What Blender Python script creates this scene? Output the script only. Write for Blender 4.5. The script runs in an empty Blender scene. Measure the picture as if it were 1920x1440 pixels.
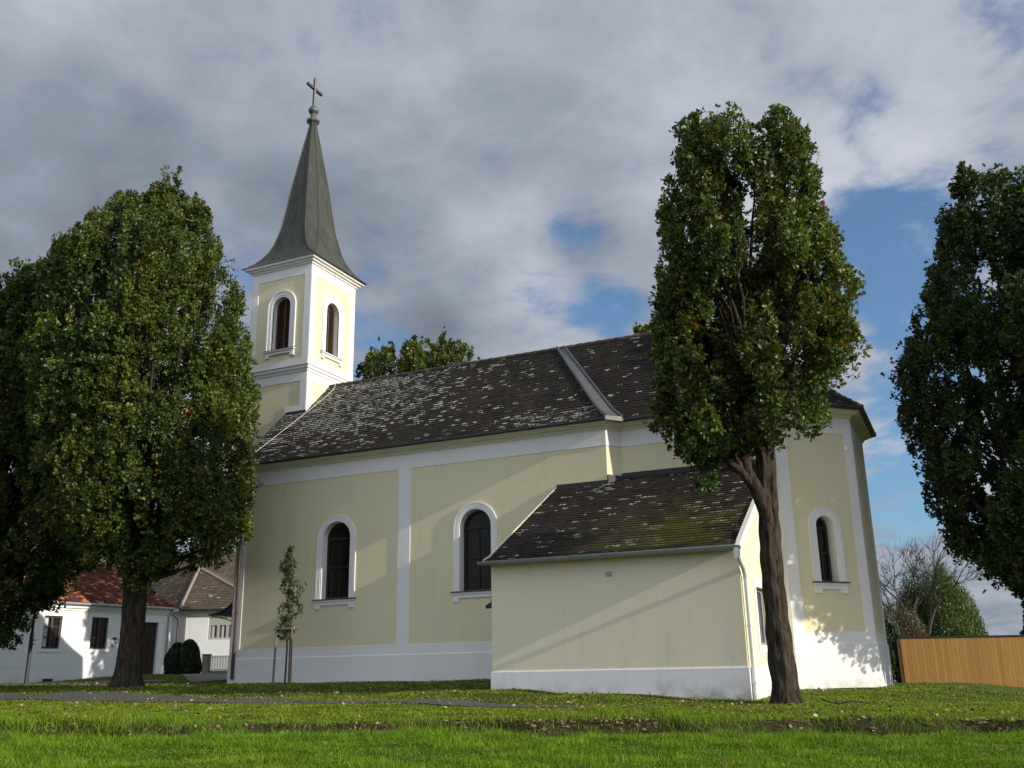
import bpy, bmesh, math, random
import numpy as np
from mathutils import Vector, Matrix
from mathutils.geometry import tessellate_polygon

# ------------------------------------------------------------------ camera, light, sky
H = 1.0                       # all coordinates below are measured from the eye; H lifts them so the near ground is about 0
sc = bpy.context.scene
cam_d = bpy.data.cameras.new('camera'); cam = bpy.data.objects.new('camera', cam_d)
sc.collection.objects.link(cam); sc.camera = cam
cam_d.sensor_width = 36.0; cam_d.lens = 36.0 * 1808.0 / 1920.0
cam_d.clip_start = 0.1; cam_d.clip_end = 3000
R = Matrix(((0.90483586, 0.13754657, 0.40293053), (0.42540088, -0.25317666, -0.86887034), (-0.01749753, 0.95759204, -0.28759575)))
cam.matrix_world = Matrix.Translation((0, 0, H)) @ R.to_4x4()

SUN_EL, SUN_AZ = math.radians(19.6), math.radians(2.15)      # azimuth from +X towards -Y
sdir = Vector((math.cos(SUN_AZ) * math.cos(SUN_EL), -math.sin(SUN_AZ) * math.cos(SUN_EL), math.sin(SUN_EL)))
sun_d = bpy.data.lights.new('sun', 'SUN'); sun_d.energy = 5.0; sun_d.angle = math.radians(0.5); sun_d.color = (1.0, 0.93, 0.80)
sun = bpy.data.objects.new('sun', sun_d); sc.collection.objects.link(sun)
sun.rotation_euler = (-sdir).to_track_quat('-Z', 'Y').to_euler(); sun.location = (30, -5, 40)

world = bpy.data.worlds.new('World'); sc.world = world; world.use_nodes = True
wn, wl = world.node_tree.nodes, world.node_tree.links
wn.clear()
def N(nodes, t, **kw):
    n = nodes.new(t)
    for k, v in kw.items(): setattr(n, k, v)
    return n
out = N(wn, 'ShaderNodeOutputWorld'); bg = N(wn, 'ShaderNodeBackground'); bg.inputs['Strength'].default_value = 0.1
sky = N(wn, 'ShaderNodeTexSky', sky_type='NISHITA', sun_disc=False)
sky.sun_elevation = SUN_EL; sky.sun_rotation = math.atan2(sdir.x, sdir.y); sky.air_density = 1.0; sky.dust_density = 0.6; sky.ozone_density = 2.0
tc = N(wn, 'ShaderNodeTexCoord')
def wmath(op, a, b=None, c=None, clamp=False):
    n = N(wn, 'ShaderNodeMath', operation=op); n.use_clamp = clamp
    for i, v in enumerate((a, b, c)):
        if v is None: continue
        if isinstance(v, (int, float)): n.inputs[i].default_value = v
        else: wl.new(v, n.inputs[i])
    return n.outputs[0]
def wrange(v, a, b, c, d, smooth=True):
    n = N(wn, 'ShaderNodeMapRange'); n.interpolation_type = 'SMOOTHSTEP' if smooth else 'LINEAR'
    wl.new(v, n.inputs[0])
    for i, x in enumerate((a, b, c, d)): n.inputs[i + 1].default_value = x
    return n.outputs[0]
def wnoise(scale, detail, rough, vec, dist=0.0):
    n = N(wn, 'ShaderNodeTexNoise'); n.inputs['Scale'].default_value = scale; n.inputs['Detail'].default_value = detail
    n.inputs['Roughness'].default_value = rough; n.inputs['Distortion'].default_value = dist; wl.new(vec, n.inputs['Vector']); return n.outputs[0]
# directions flattened onto a cloud deck: (x,y)/(z+0.25)
sep = N(wn, 'ShaderNodeSeparateXYZ'); wl.new(tc.outputs['Generated'], sep.inputs[0])
zz = wmath('ADD', wmath('MAXIMUM', sep.outputs[2], 0.0), 0.22)
comb = N(wn, 'ShaderNodeCombineXYZ'); wl.new(wmath('DIVIDE', sep.outputs[0], zz), comb.inputs[0]); wl.new(wmath('DIVIDE', sep.outputs[1], zz), comb.inputs[1])
big = wnoise(1.1, 7, 0.50, comb.outputs[0], 0.25)
mid = wnoise(3.0, 8, 0.55, comb.outputs[0], 0.3)
def blob(d, r0, r1):
    n = N(wn, 'ShaderNodeVectorMath', operation='DOT_PRODUCT'); wl.new(tc.outputs['Generated'], n.inputs[0]); n.inputs[1].default_value = d
    return wrange(n.outputs['Value'], math.cos(math.radians(r0)), math.cos(math.radians(r1)), 0.0, 1.0)
def addb(vals):
    v = vals[0]
    for x in vals[1:]: v = wmath('ADD', v, x)
    return v
def pxdir(x, y):
    v = R @ Vector(((x - 960) / 1808.0, -(y - 720) / 1808.0, -1)); v.normalize(); return tuple(v)
# openings in the cloud deck (directions of the blue patches)
fine = wnoise(7.0, 8, 0.6, comb.outputs[0], 0.4)
def blobs(L): return addb([wmath('MULTIPLY', blob(pxdir(x, y), r, r * 0.1), k) for x, y, r, k in L])
holes = blobs(((1660, 455, 6, .40), (1860, 440, 7, .28), (1590, 410, 3.5, .26), (1620, 520, 4, .15), (1030, 405, 2.0, .20), (1080, 412, 2.0, .22), (1085, 556, 2.6, .20), (1130, 575, 2.6, .28), (1175, 590, 2.4, .28), (1010, 545, 2.2, .18), (1610, 210, 3.2, .20), (1870, 70, 5, .30), (1640, 860, 6, .28),
     (1850, 820, 7, .28), (1700, 960, 6, .26), (690, 640, 4, .26), (430, 470, 3, .22), (1770, 560, 5, .20), (1660, 700, 4, .12), (1780, 690, 5, .20), (720, 560, 3, .1), (850, 300, 3, .12)))
cov = wmath('ADD', wmath('ADD', wmath('MULTIPLY', wmath('SUBTRACT', mid, 0.5), 1.3), wmath('MULTIPLY', wmath('SUBTRACT', big, 0.5), 0.3)), wmath('MULTIPLY', wmath('SUBTRACT', fine, 0.5), 1.5))
gap = wrange(wmath('SUBTRACT', holes, cov), 0.12, 0.68, 0.0, 0.92)
dark = blobs(((20, 300, 11, .42), (330, 260, 9, .20), (640, 330, 9, .14), (760, 400, 9, .16), (1000, 360, 7, .16), (1150, 300, 6, .12), (860, 620, 5, .25), (760, 640, 4, .22), (500, 60, 10, -.10), (930, 470, 5, -.30), (700, 520, 5, -.12), (1450, 60, 18, -.16), (1300, 280, 8, -.12), (1650, 320, 6, -.20), (60, 120, 8, -.12), (650, 190, 7, -.08),
     (200, 450, 8, -.02), (1010, 620, 5, -.28), (640, 170, 9, -.05), (1000, 60, 7, .12), (620, 400, 6, .10), (1700, 640, 5, -.25), (1700, 770, 4, -.2), (1720, 1130, 6, .15)))
shade = wmath('ADD', wmath('ADD', wmath('ADD', wmath('MULTIPLY', wmath('SUBTRACT', big, 0.5), 0.8), wmath('MULTIPLY', wmath('SUBTRACT', mid, 0.47), 1.15)), wmath('MULTIPLY', wmath('SUBTRACT', fine, 0.47), 0.55)), wmath('MULTIPLY', dark, -0.8))
cr = N(wn, 'ShaderNodeValToRGB'); wl.new(wmath('ADD', shade, 0.5, clamp=True), cr.inputs[0])
el = cr.color_ramp.elements
el[0].position = 0.0; el[0].color = (0.185, 0.215, 0.26, 1)
el[1].position = 1.0; el[1].color = (0.58, 0.615, 0.68, 1)
e = el.new(0.33); e.color = (0.27, 0.31, 0.375, 1)
e = el.new(0.62); e.color = (0.39, 0.43, 0.505, 1)
# the side of the sky towards the sun is brighter
sd = N(wn, 'ShaderNodeVectorMath', operation='DOT_PRODUCT'); wl.new(tc.outputs['Generated'], sd.inputs[0]); sd.inputs[1].default_value = Vector((0.55, -0.80, 0.25)).normalized()
glow = wrange(sd.outputs['Value'], 0.0, 0.9, 10.0, 23.0)
sc1 = N(wn, 'ShaderNodeVectorMath', operation='SCALE'); wl.new(cr.outputs[0], sc1.inputs[0]); wl.new(glow, sc1.inputs['Scale'])
blue = N(wn, 'ShaderNodeMix', data_type='RGBA', blend_type='MULTIPLY'); blue.inputs[0].default_value = 1.0
wl.new(sky.outputs[0], blue.inputs[6]); blue.inputs[7].default_value = (0.95, 1.25, 1.5, 1)
mx = N(wn, 'ShaderNodeMix', data_type='RGBA'); wl.new(gap, mx.inputs[0]); wl.new(sc1.outputs[0], mx.inputs[6]); wl.new(blue.outputs[2], mx.inputs[7])
wl.new(mx.outputs[2], bg.inputs[0]); wl.new(bg.outputs[0], out.inputs[0])
sc.view_settings.view_transform = 'Standard'; sc.view_settings.look = 'None'; sc.view_settings.exposure = 0.0; sc.view_settings.gamma = 1.0
sc.render.engine = 'CYCLES'
sc.cycles.max_bounces = 6; sc.cycles.transparent_max_bounces = 8

# ------------------------------------------------------------------ helpers
COL = sc.collection
def tag(o, label=None, cat=None, group=None, kind=None):
    if label: o['label'] = label
    if cat: o['category'] = cat
    if group: o['group'] = group
    if kind: o['kind'] = kind
    return o
def empty(name, loc, label, cat, group=None):
    o = bpy.data.objects.new(name, None); COL.objects.link(o)
    o.location = (loc[0], loc[1], loc[2] + H); o.empty_display_size = 0.3
    return tag(o, label, cat, group)
def origin(o):
    v = Vector((0, 0, 0))
    while o is not None: v = v + o.location; o = o.parent
    return v
def link_mesh(name, me, parent=None, loc=None):
    o = bpy.data.objects.new(name, me); COL.objects.link(o)
    if parent is not None: o.parent = parent
    if loc is not None: o.location = loc
    return o
class MB:
    def __init__(s): s.v = []; s.f = []; s.uv = {}; s.m = []
    def add(s, pts):
        i = len(s.v); s.v += [tuple(p) for p in pts]; return i
    def face(s, pts, uv=None, mi=0):
        i = s.add(pts); s.f.append(tuple(range(i, i + len(pts)))); s.m.append(mi)
        if uv: s.uv[len(s.f) - 1] = uv
    def box(s, x0, x1, y0, y1, z0, z1):
        s.hexa([(x0, y0, z0), (x1, y0, z0), (x1, y1, z0), (x0, y1, z0), (x0, y0, z1), (x1, y0, z1), (x1, y1, z1), (x0, y1, z1)])
    def hexa(s, p):
        i = s.add(p)
        for q in ((0, 3, 2, 1), (4, 5, 6, 7), (0, 1, 5, 4), (1, 2, 6, 5), (2, 3, 7, 6), (3, 0, 4, 7)):
            s.f.append(tuple(i + k for k in q)); s.m.append(0)
    def tube(s, pts, r, n=8, cap=True, phase=0.0):
        pts = [Vector(p) for p in pts]; rs = r if isinstance(r, (list, tuple)) else [r] * len(pts)
        base = len(s.v); up = None
        for k, p in enumerate(pts):
            d = (pts[min(k + 1, len(pts) - 1)] - pts[max(k - 1, 0)]).normalized()
            if up is None: a = d.orthogonal().normalized()
            else: a = (up - d * up.dot(d)).normalized()
            up = a; b = d.cross(a)
            for j in range(n):
                t = 2 * math.pi * j / n + phase; s.v.append(tuple(p + (a * math.cos(t) + b * math.sin(t)) * rs[k]))
        for k in range(len(pts) - 1):
            for j in range(n):
                s.f.append((base + k * n + j, base + k * n + (j + 1) % n, base + (k + 1) * n + (j + 1) % n, base + (k + 1) * n + j)); s.m.append(0)
        if cap:
            s.f.append(tuple(base + j for j in reversed(range(n)))); s.m.append(0)
            s.f.append(tuple(base + (len(pts) - 1) * n + j for j in range(n))); s.m.append(0)
    def lathe(s, cx, cy, prof, n=16, phase=0.0):
        base = len(s.v)
        for r, z in prof:
            for j in range(n):
                t = 2 * math.pi * j / n + phase; s.v.append((cx + r * math.cos(t), cy + r * math.sin(t), z))
        for k in range(len(prof) - 1):
            for j in range(n):
                s.f.append((base + k * n + j, base + k * n + (j + 1) % n, base + (k + 1) * n + (j + 1) % n, base + (k + 1) * n + j)); s.m.append(0)
        s.f.append(tuple(base + j for j in reversed(range(n)))); s.m.append(0)
        s.f.append(tuple(base + (len(prof) - 1) * n + j for j in range(n))); s.m.append(0)
    def build(s, name, mat, parent=None, loc=None, smooth=False, label=None):
        """vertices are given in eye coordinates; the object sits at its parent's origin (or at loc)"""
        o0 = origin(parent) if parent is not None else Vector((loc[0], loc[1], loc[2] + H)) if loc is not None else Vector((0, 0, 0))
        me = bpy.data.meshes.new(name)
        me.from_pydata([(v[0] - o0.x, v[1] - o0.y, v[2] + H - o0.z) for v in s.v], [], s.f)
        for m in (mat if isinstance(mat, (list, tuple)) else [mat]): me.materials.append(m)
        if any(s.m): me.polygons.foreach_set('material_index', s.m)
        if s.uv:
            ul = me.uv_layers.new(name='UVMap')
            for fi, uv in s.uv.items():
                p = me.polygons[fi]
                for k, li in enumerate(p.loop_indices): ul.data[li].uv = uv[k]
        if smooth: me.polygons.foreach_set('use_smooth', [True] * len(me.polygons))
        me.update()
        o = link_mesh(name, me, parent, None if parent is not None else (o0 if loc is not None else None))
        if label: o['label'] = label
        return o
class Wall:
    """a vertical plane: s runs along it, o outwards, z up"""
    def __init__(w, p, d): w.p = Vector(p); w.d = Vector(d).normalized(); w.n = Vector((w.d.y, -w.d.x))
    def pt(w, s, o, z): q = w.p + w.d * s + w.n * o; return (q.x, q.y, z)
    def slab(w, mb, s0, s1, o0, o1, z0, z1, slope=0.0):
        mb.hexa([w.pt(s0, o1, z0), w.pt(s1, o1, z0), w.pt(s1, o0, z0), w.pt(s0, o0, z0),
                 w.pt(s0, o1, z1 - slope), w.pt(s1, o1, z1 - slope), w.pt(s1, o0, z1), w.pt(s0, o0, z1)])
    def sheet(w, mb, outline, holes=(), o=0.0, reveal=0.0):
        loops = [[Vector((a, b, 0)) for a, b in outline]] + [[Vector((a, b, 0)) for a, b in h] for h in holes]
        flat = [q for l in loops for q in l]
        base = mb.add([w.pt(q.x, o, q.y) for q in flat])
        for t in tessellate_polygon(loops):
            a, b, c = [flat[i] for i in t]
            if (b - a).cross(c - a).z < 0: t = (t[0], t[2], t[1])
            mb.f.append(tuple(base + i for i in t)); mb.m.append(0)
        for h in holes:
            if reveal:
                for k in range(len(h)):
                    a, b = h[k], h[(k + 1) % len(h)]
                    mb.face([w.pt(a[0], o, a[1]), w.pt(b[0], o, b[1]), w.pt(b[0], o - reveal, b[1]), w.pt(a[0], o - reveal, a[1])])
def arch(c, hw, z0, zs, n=20):
    return [(c - hw, z0)] + [(c - hw * math.cos(math.pi * k / n), zs + hw * math.sin(math.pi * k / n)) for k in range(n + 1)] + [(c + hw, z0)]
def ring(w, mb, c, h0, h1, z0, zs, o0, o1, n=20):
    a = arch(c, h0, z0, zs, n); b = arch(c, h1, z0, zs, n)
    for k in range(len(a) - 1):
        mb.face([w.pt(*_i(a[k], o1)), w.pt(*_i(b[k], o1)), w.pt(*_i(b[k + 1], o1)), w.pt(*_i(a[k + 1], o1))][::-1])
        mb.face([w.pt(*_i(b[k], o0)), w.pt(*_i(b[k + 1], o0)), w.pt(*_i(b[k + 1], o1)), w.pt(*_i(b[k], o1))])
        mb.face([w.pt(*_i(a[k + 1], o0)), w.pt(*_i(a[k], o0)), w.pt(*_i(a[k], o1)), w.pt(*_i(a[k + 1], o1))])
    for p, q in ((a[0], b[0]), (a[-1], b[-1])):
        mb.face([w.pt(*_i(p, o0)), w.pt(*_i(q, o0)), w.pt(*_i(q, o1)), w.pt(*_i(p, o1))])
def _i(p, o): return (p[0], o, p[1])
def offset_path(path, closed):
    n = len(path); P = [Vector(p) for p in path]; out = []
    for k in range(n):
        d0 = (P[k] - P[k - 1]).normalized() if (k > 0 or closed) else None
        d1 = (P[(k + 1) % n] - P[k]).normalized() if (k < n - 1 or closed) else None
        d0 = d0 or d1; d1 = d1 or d0
        n0 = Vector((d0.y, -d0.x)); n1 = Vector((d1.y, -d1.x)); m = (n0 + n1) / (1 + n0.dot(n1)); out.append((P[k], m))
    return out
def sweep(mb, path, prof, closed=False):
    pm = offset_path(path, closed); n = len(prof); base = len(mb.v)
    for p, m in pm:
        for o, z in prof: mb.v.append((p.x + m.x * o, p.y + m.y * o, z))
    K = len(path); rng = K if closed else K - 1
    for k in range(rng):
        for j in range(n):
            a = base + k * n + j; b = base + k * n + (j + 1) % n; c = base + ((k + 1) % K) * n + (j + 1) % n; d = base + ((k + 1) % K) * n + j
            mb.f.append((a, d, c, b)); mb.m.append(0)
    if not closed:
        mb.f.append(tuple(base + j for j in range(n))); mb.m.append(0)
        mb.f.append(tuple(base + (K - 1) * n + j for j in reversed(range(n)))); mb.m.append(0)

# ------------------------------------------------------------------ materials
class NT:
    def __init__(s, name, rough=0.8, spec=0.3):
        s.mat = bpy.data.materials.new(name); s.mat.use_nodes = True; s.n = s.mat.node_tree.nodes; s.l = s.mat.node_tree.links
        s.b = s.n['Principled BSDF']; s.b.inputs['Roughness'].default_value = rough; s.b.inputs['Specular IOR Level'].default_value = spec
    def put(s, v, sock):
        if isinstance(v, bpy.types.NodeSocket): s.l.new(v, sock)
        elif v is not None:
            if hasattr(sock.default_value, '__len__') and isinstance(v, (tuple, list)) and len(v) == 3 and len(sock.default_value) == 4: v = (*v, 1)
            sock.default_value = v
    def math(s, op, a, b=None, c=None, clamp=False):
        n = s.n.new('ShaderNodeMath'); n.operation = op; n.use_clamp = clamp
        for i, v in enumerate((a, b, c)):
            if v is not None: s.put(v, n.inputs[i])
        return n.outputs[0]
    def rng(s, v, a, b, c=0.0, d=1.0, smooth=False):
        n = s.n.new('ShaderNodeMapRange'); s.put(v, n.inputs[0])
        if smooth: n.interpolation_type = 'SMOOTHSTEP'
        for i, x in enumerate((a, b, c, d)): n.inputs[i + 1].default_value = x
        return n.outputs[0]
    def noise(s, scale, detail=4, rough=0.55, vec=None, dist=0.0, stretch=None):
        n = s.n.new('ShaderNodeTexNoise'); n.inputs['Scale'].default_value = scale; n.inputs['Detail'].default_value = detail
        n.inputs['Roughness'].default_value = rough; n.inputs['Distortion'].default_value = dist
        v = vec or s.pos()
        if stretch:
            m = s.n.new('ShaderNodeMapping'); m.inputs['Scale'].default_value = stretch; s.l.new(v, m.inputs[0]); v = m.outputs[0]
        s.l.new(v, n.inputs['Vector']); return n.outputs[0]
    def pos(s):
        if not hasattr(s, '_p'): s._p = s.n.new('ShaderNodeNewGeometry').outputs['Position']
        return s._p
    def mix(s, f, a, b, mode='MIX'):
        n = s.n.new('ShaderNodeMix'); n.data_type = 'RGBA'; n.blend_type = mode
        s.put(f, n.inputs[0]); s.put(a, n.inputs[6]); s.put(b, n.inputs[7]); return n.outputs[2]
    def bump(s, h, strength, dist=0.02):
        n = s.n.new('ShaderNodeBump'); n.inputs['Strength'].default_value = strength; n.inputs['Distance'].default_value = dist
        s.put(h, n.inputs['Height'])
        if s.b.inputs['Normal'].is_linked: s.l.new(s.b.inputs['Normal'].links[0].from_socket, n.inputs['Normal'])
        s.l.new(n.outputs[0], s.b.inputs['Normal'])
    def color(s, c): s.put(c, s.b.inputs['Base Color'])
    def xyz(s, v):
        n = s.n.new('ShaderNodeSeparateXYZ'); s.l.new(v, n.inputs[0]); return n.outputs
def plaster(name, col, dirt=(0.35, 0.33, 0.26), wear=0.25, bump=0.5, foot=None):
    t = NT(name, 0.9, 0.15)
    a = t.noise(0.7, 5, 0.6); b = t.noise(6, 5, 0.6); streak = t.noise(1.0, 5, 0.6, stretch=(3.0, 3.0, 0.35))
    c = t.mix(t.rng(a, 0.35, 0.75, 0, 0.12), col, tuple(x * 0.82 for x in col))
    c = t.mix(t.rng(streak, 0.55, 0.85, 0, wear), c, dirt)
    c = t.mix(t.rng(b, 0.5, 0.8, 0, 0.10), c, tuple(min(1, x * 1.12) for x in col))
    if foot:
        z = t.xyz(t.pos())[2]
        f = t.math('MULTIPLY', t.rng(z, foot[0] + H, foot[1] + H, 1.0, 0.0, True), t.rng(t.noise(2.2, 6, 0.65), 0.42, 0.66, 0.0, 0.85))
        c = t.mix(f, c, (0.16, 0.17, 0.09))
    t.color(c)
    t.bump(t.noise(90, 3, 0.6), min(1.0, bump * 1.3), 0.009); t.bump(t.noise(4, 5, 0.55), 0.6, 0.012)
    return t.mat
M = {}
M['cream'] = plaster('cream_plaster', (0.765, 0.69, 0.455), wear=0.25, bump=0.7)
M['cream_annexe'] = plaster('annexe_plaster', (0.785, 0.715, 0.52), wear=0.30, bump=0.9)
M['white'] = plaster('white_plaster', (0.83, 0.80, 0.765), wear=0.14, bump=0.5, foot=(-0.75, -0.15))
M['white_foot'] = plaster('plinth_plaster', (0.83, 0.80, 0.77), wear=0.22, bump=0.8, foot=(-0.75, -0.05))
M['cornice'] = plaster('cornice_plaster', (0.74, 0.70, 0.52), wear=0.18, bump=0.3)
M['house_white'] = plaster('house_plaster', (0.80, 0.80, 0.79), wear=0.12, bump=0.4, foot=(-0.25, 0.35))
M['house_grey'] = plaster('grey_plaster', (0.50, 0.49, 0.46), wear=0.1)
def simple(name, col, rough=0.6, spec=0.4, metal=0.0, var=0.15, vs=8.0, bump=0.0):
    t = NT(name, rough, spec); t.b.inputs['Metallic'].default_value = metal
    t.color(t.mix(t.rng(t.noise(vs, 5, 0.6), 0.3, 0.75), tuple(x * (1 - var) for x in col), tuple(x * (1 + var) for x in col)))
    if bump: t.bump(t.noise(vs * 6, 3, 0.6), bump, 0.004)
    return t.mat
M['dark_metal'] = simple('dark_sheet_metal', (0.035, 0.032, 0.030), 0.5)
M['zinc'] = simple('zinc_sheet', (0.105, 0.108, 0.108), 0.5, 0.5, 0.25, 0.25, 3.0)
M['gutter'] = simple('gutter_zinc', (0.30, 0.31, 0.31), 0.45, 0.5, 0.3, 0.2, 5.0)
M['pale_pipe'] = simple('pale_downpipe', (0.62, 0.63, 0.62), 0.5, 0.4, 0.1, 0.1)
M['brown_pipe'] = simple('brown_downpipe', (0.055, 0.033, 0.026), 0.5)
M['black'] = simple('black_iron', (0.02, 0.02, 0.021), 0.5)
M['flash'] = simple('lead_flashing', (0.045, 0.042, 0.038), 0.6, 0.3, 0.1, 0.3, 4)
M['frame_dark'] = simple('dark_window_frame', (0.022, 0.017, 0.012), 0.6)
M['frame_brown'] = simple('brown_window_frame', (0.075, 0.038, 0.025), 0.55)
M['shutter'] = simple('brown_louvres', (0.13, 0.078, 0.05), 0.7, 0.2, 0, 0.3, 12)
M['behind_louvre'] = simple('painted_chamber_dark', (0.01, 0.008, 0.007), 0.9)
M['door'] = simple('dark_wooden_door', (0.03, 0.02, 0.015), 0.6, 0.3, 0, 0.3, 6)
M['wire'] = simple('conductor_wire', (0.55, 0.54, 0.5), 0.5)
M['stone'] = simple('concrete_post', (0.22, 0.20, 0.17), 0.9, 0.2, 0, 0.2, 6, 0.5)
M['curtain'] = simple('net_curtain', (0.55, 0.55, 0.53), 0.9)
M['stake'] = simple('grey_brown_stake', (0.20, 0.155, 0.105), 0.85, 0.2, 0, 0.25, 20, 0.4)
def glass(name, col=(0.012, 0.013, 0.011), rough=0.12):
    t = NT(name, rough, 0.18); t.color(t.mix(t.rng(t.noise(1.6, 3), 0.4, 0.7), col, tuple(x * 2.2 for x in col)))
    t.bump(t.noise(2.5, 2), 0.15, 0.02); return t.mat
M['glass'] = glass('dark_window_glass'); M['glass_leaded'] = glass('dull_church_glass', (0.010, 0.010, 0.007), 0.25)
M['glass_grey'] = glass('grey_window_glass', (0.07, 0.08, 0.085), 0.3)
def copper():
    t = NT('weathered_copper', 0.55, 0.4); t.b.inputs['Metallic'].default_value = 0.15
    a = t.noise(1.6, 6, 0.6, stretch=(2.5, 2.5, 0.6)); b = t.noise(14, 4, 0.6, stretch=(2, 2, 0.2))
    c = t.mix(t.rng(a, 0.35, 0.7), (0.033, 0.034, 0.030), (0.066, 0.071, 0.052)); c = t.mix(t.rng(b, 0.5, 0.75, 0, 0.4), c, (0.105, 0.107, 0.085))
    z = t.xyz(t.pos())[2]; seam = t.math('FRACT', t.math('MULTIPLY', z, 1.7))
    c = t.mix(t.rng(seam, 0.0, 0.05, 0.35, 0.0), c, (0.03, 0.03, 0.026)); t.color(c)
    t.bump(t.rng(seam, 0.0, 0.07), 0.4, 0.01); t.bump(t.noise(3, 4), 0.3, 0.02); return t.mat
M['copper'] = copper()
def tiles(name, base, base2, lich=0.05, dense=None, low=None, moss=None, tw=0.19, patch=None, scol=(0.40, 0.39, 0.34), extra=None):
    """uv: u metres along the eave, v course number from the eave"""
    t = NT(name, 0.9, 0.10)
    uvn = t.n.new('ShaderNodeUVMap'); u, v, _ = t.xyz(uvn.outputs[0])
    row = t.math('FLOOR', v); fv = t.math('FRACT', v)
    uu = t.math('ADD', t.math('DIVIDE', u, tw), t.math('MULTIPLY', t.math('MODULO', row, 2.0), 0.5)); col = t.math('FLOOR', uu); fu = t.math('FRACT', uu)
    cv = t.n.new('ShaderNodeCombineXYZ'); t.put(col, cv.inputs[0]); t.put(row, cv.inputs[1])
    wn_ = t.n.new('ShaderNodeTexWhiteNoise'); wn_.noise_dimensions = '2D'; t.l.new(cv.outputs[0], wn_.inputs['Vector']); rnd = wn_.outputs['Value']
    rx = t.xyz(wn_.outputs['Color'])
    px, py, pz = t.xyz(t.pos())
    c = t.mix(t.rng(rnd, 0, 1), base, base2)
    c = t.mix(t.rng(t.noise(0.8, 5, 0.6), 0.35, 0.7, 0, 0.55), c, tuple(x * 0.6 for x in base))
    joint = t.math('MINIMUM', t.math('MINIMUM', fu, t.math('SUBTRACT', 1.0, fu)), 0.1)
    c = t.mix(t.rng(joint, 0.0, 0.05, 0.6, 0.0), c, (0.01, 0.01, 0.009))
    c = t.mix(t.rng(fv, 0.0, 0.16, 0.15, 0.0), c, (0.10, 0.095, 0.08))
    if patch:   # brighter replaced tiles
        pm = t.math('MULTIPLY', t.rng(rx[1], 0.68, 0.72), t.rng(t.noise(1.4, 4), 0.46, 0.56)); c = t.mix(pm, c, patch)
    p = t.math('MULTIPLY', t.rng(t.noise(0.75, 5, 0.65), 0.40, 0.72, 0.1, 2.2), lich)
    if dense:
        p = t.math('ADD', p, t.math('MULTIPLY', t.math('MULTIPLY', t.rng(px, dense[0], dense[1], 1.0, 0.0, True), t.rng(v, dense[2], dense[3], 0.15, 1.0, True)), t.rng(t.noise(1.3, 4, 0.6), 0.30, 0.58, 0.25, 1.25)))
    if low:
        for (x0, x1, v0, v1, k) in low:
            w_ = t.math('MULTIPLY', t.math('MULTIPLY', t.rng(px, x0 - 1, x0 + 0.6, 0, 1, True), t.rng(px, x1 - 0.6, x1 + 1, 1, 0, True)), t.math('MULTIPLY', t.rng(v, v0 - 2, v0 + 2, 0, 1, True), t.rng(v, v1 - 3, v1 + 3, 1, 0, True)))
            p = t.math('ADD', p, t.math('MULTIPLY', w_, k))
    pick = t.math('LESS_THAN', rx[0], p)
    blotch = t.math('MULTIPLY', t.rng(t.noise(13, 3, 0.6), 0.45, 0.53), t.math('LESS_THAN', fv, t.rng(rx[2], 0, 1, 0.35, 0.8)))
    c = t.mix(t.math('MULTIPLY', t.math('MULTIPLY', pick, blotch), 0.92), c, t.mix(rx[2], tuple(x * 0.55 for x in scol), tuple(x * 1.2 for x in scol)))
    if moss:
        mm = t.math('MULTIPLY', t.rng(t.noise(1.1, 6, 0.7), 0.40, 0.56), t.math('MULTIPLY', t.rng(px, moss[0], moss[1], 0, 1, True), t.rng(v, moss[2], moss[3], 1, 0, True)))
        c = t.mix(t.math('MULTIPLY', mm, t.rng(t.noise(16, 4, 0.7), 0.35, 0.6, 0.2, 1.0)), c, (0.085, 0.088, 0.012))
    t.color(c)
    t.bump(t.math('ADD', t.math('MULTIPLY', rnd, 0.6), t.rng(joint, 0.0, 0.06)), 0.5, 0.010); t.bump(t.noise(30, 4), 0.5, 0.006)
    return t.mat
M['nave_tile'] = tiles('nave_roof_tiles', (0.024, 0.020, 0.017), (0.048, 0.040, 0.034), 0.10, dense=(-22.0, -13.0, 0, 22), low=[(-12.3, -9.8, 1, 8, 0.6)])
M['chancel_tile'] = tiles('chancel_roof_tiles', (0.022, 0.018, 0.015), (0.040, 0.033, 0.028), 0.07)
M['annexe_tile'] = tiles('annexe_roof_tiles', (0.024, 0.018, 0.015), (0.050, 0.039, 0.032), 0.16, moss=(-9.6, -6.4, 12, 26))
M['orange_tile'] = tiles('orange_roof_tiles', (0.060, 0.026, 0.017), (0.125, 0.048, 0.026), 0.03, patch=(0.50, 0.16, 0.065), tw=0.2, scol=(0.35, 0.3, 0.25))
M['grey_tile'] = tiles('grey_brown_roof_tiles', (0.085, 0.064, 0.047), (0.15, 0.115, 0.085), 0.05, tw=0.2)
def bark(name, c1, c2):
    t = NT(name, 0.95, 0.1)
    a = t.noise(6.0, 7, 0.7, stretch=(3.0, 3.0, 0.5), dist=0.4); b = t.noise(1.2, 4, 0.6)
    c = t.mix(t.rng(a, 0.38, 0.62), c1, c2); c = t.mix(t.rng(b, 0.5, 0.75, 0, 0.4), c, (0.075, 0.08, 0.05)); t.color(c)
    t.bump(a, 1.0, 0.06); t.bump(t.noise(30, 4, 0.6), 0.5, 0.01); return t.mat
M['bark'] = bark('oak_bark', (0.016, 0.012, 0.009), (0.088, 0.067, 0.047))
M['twig'] = bark('twig_bark', (0.07, 0.055, 0.042), (0.16, 0.13, 0.105))
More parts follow.
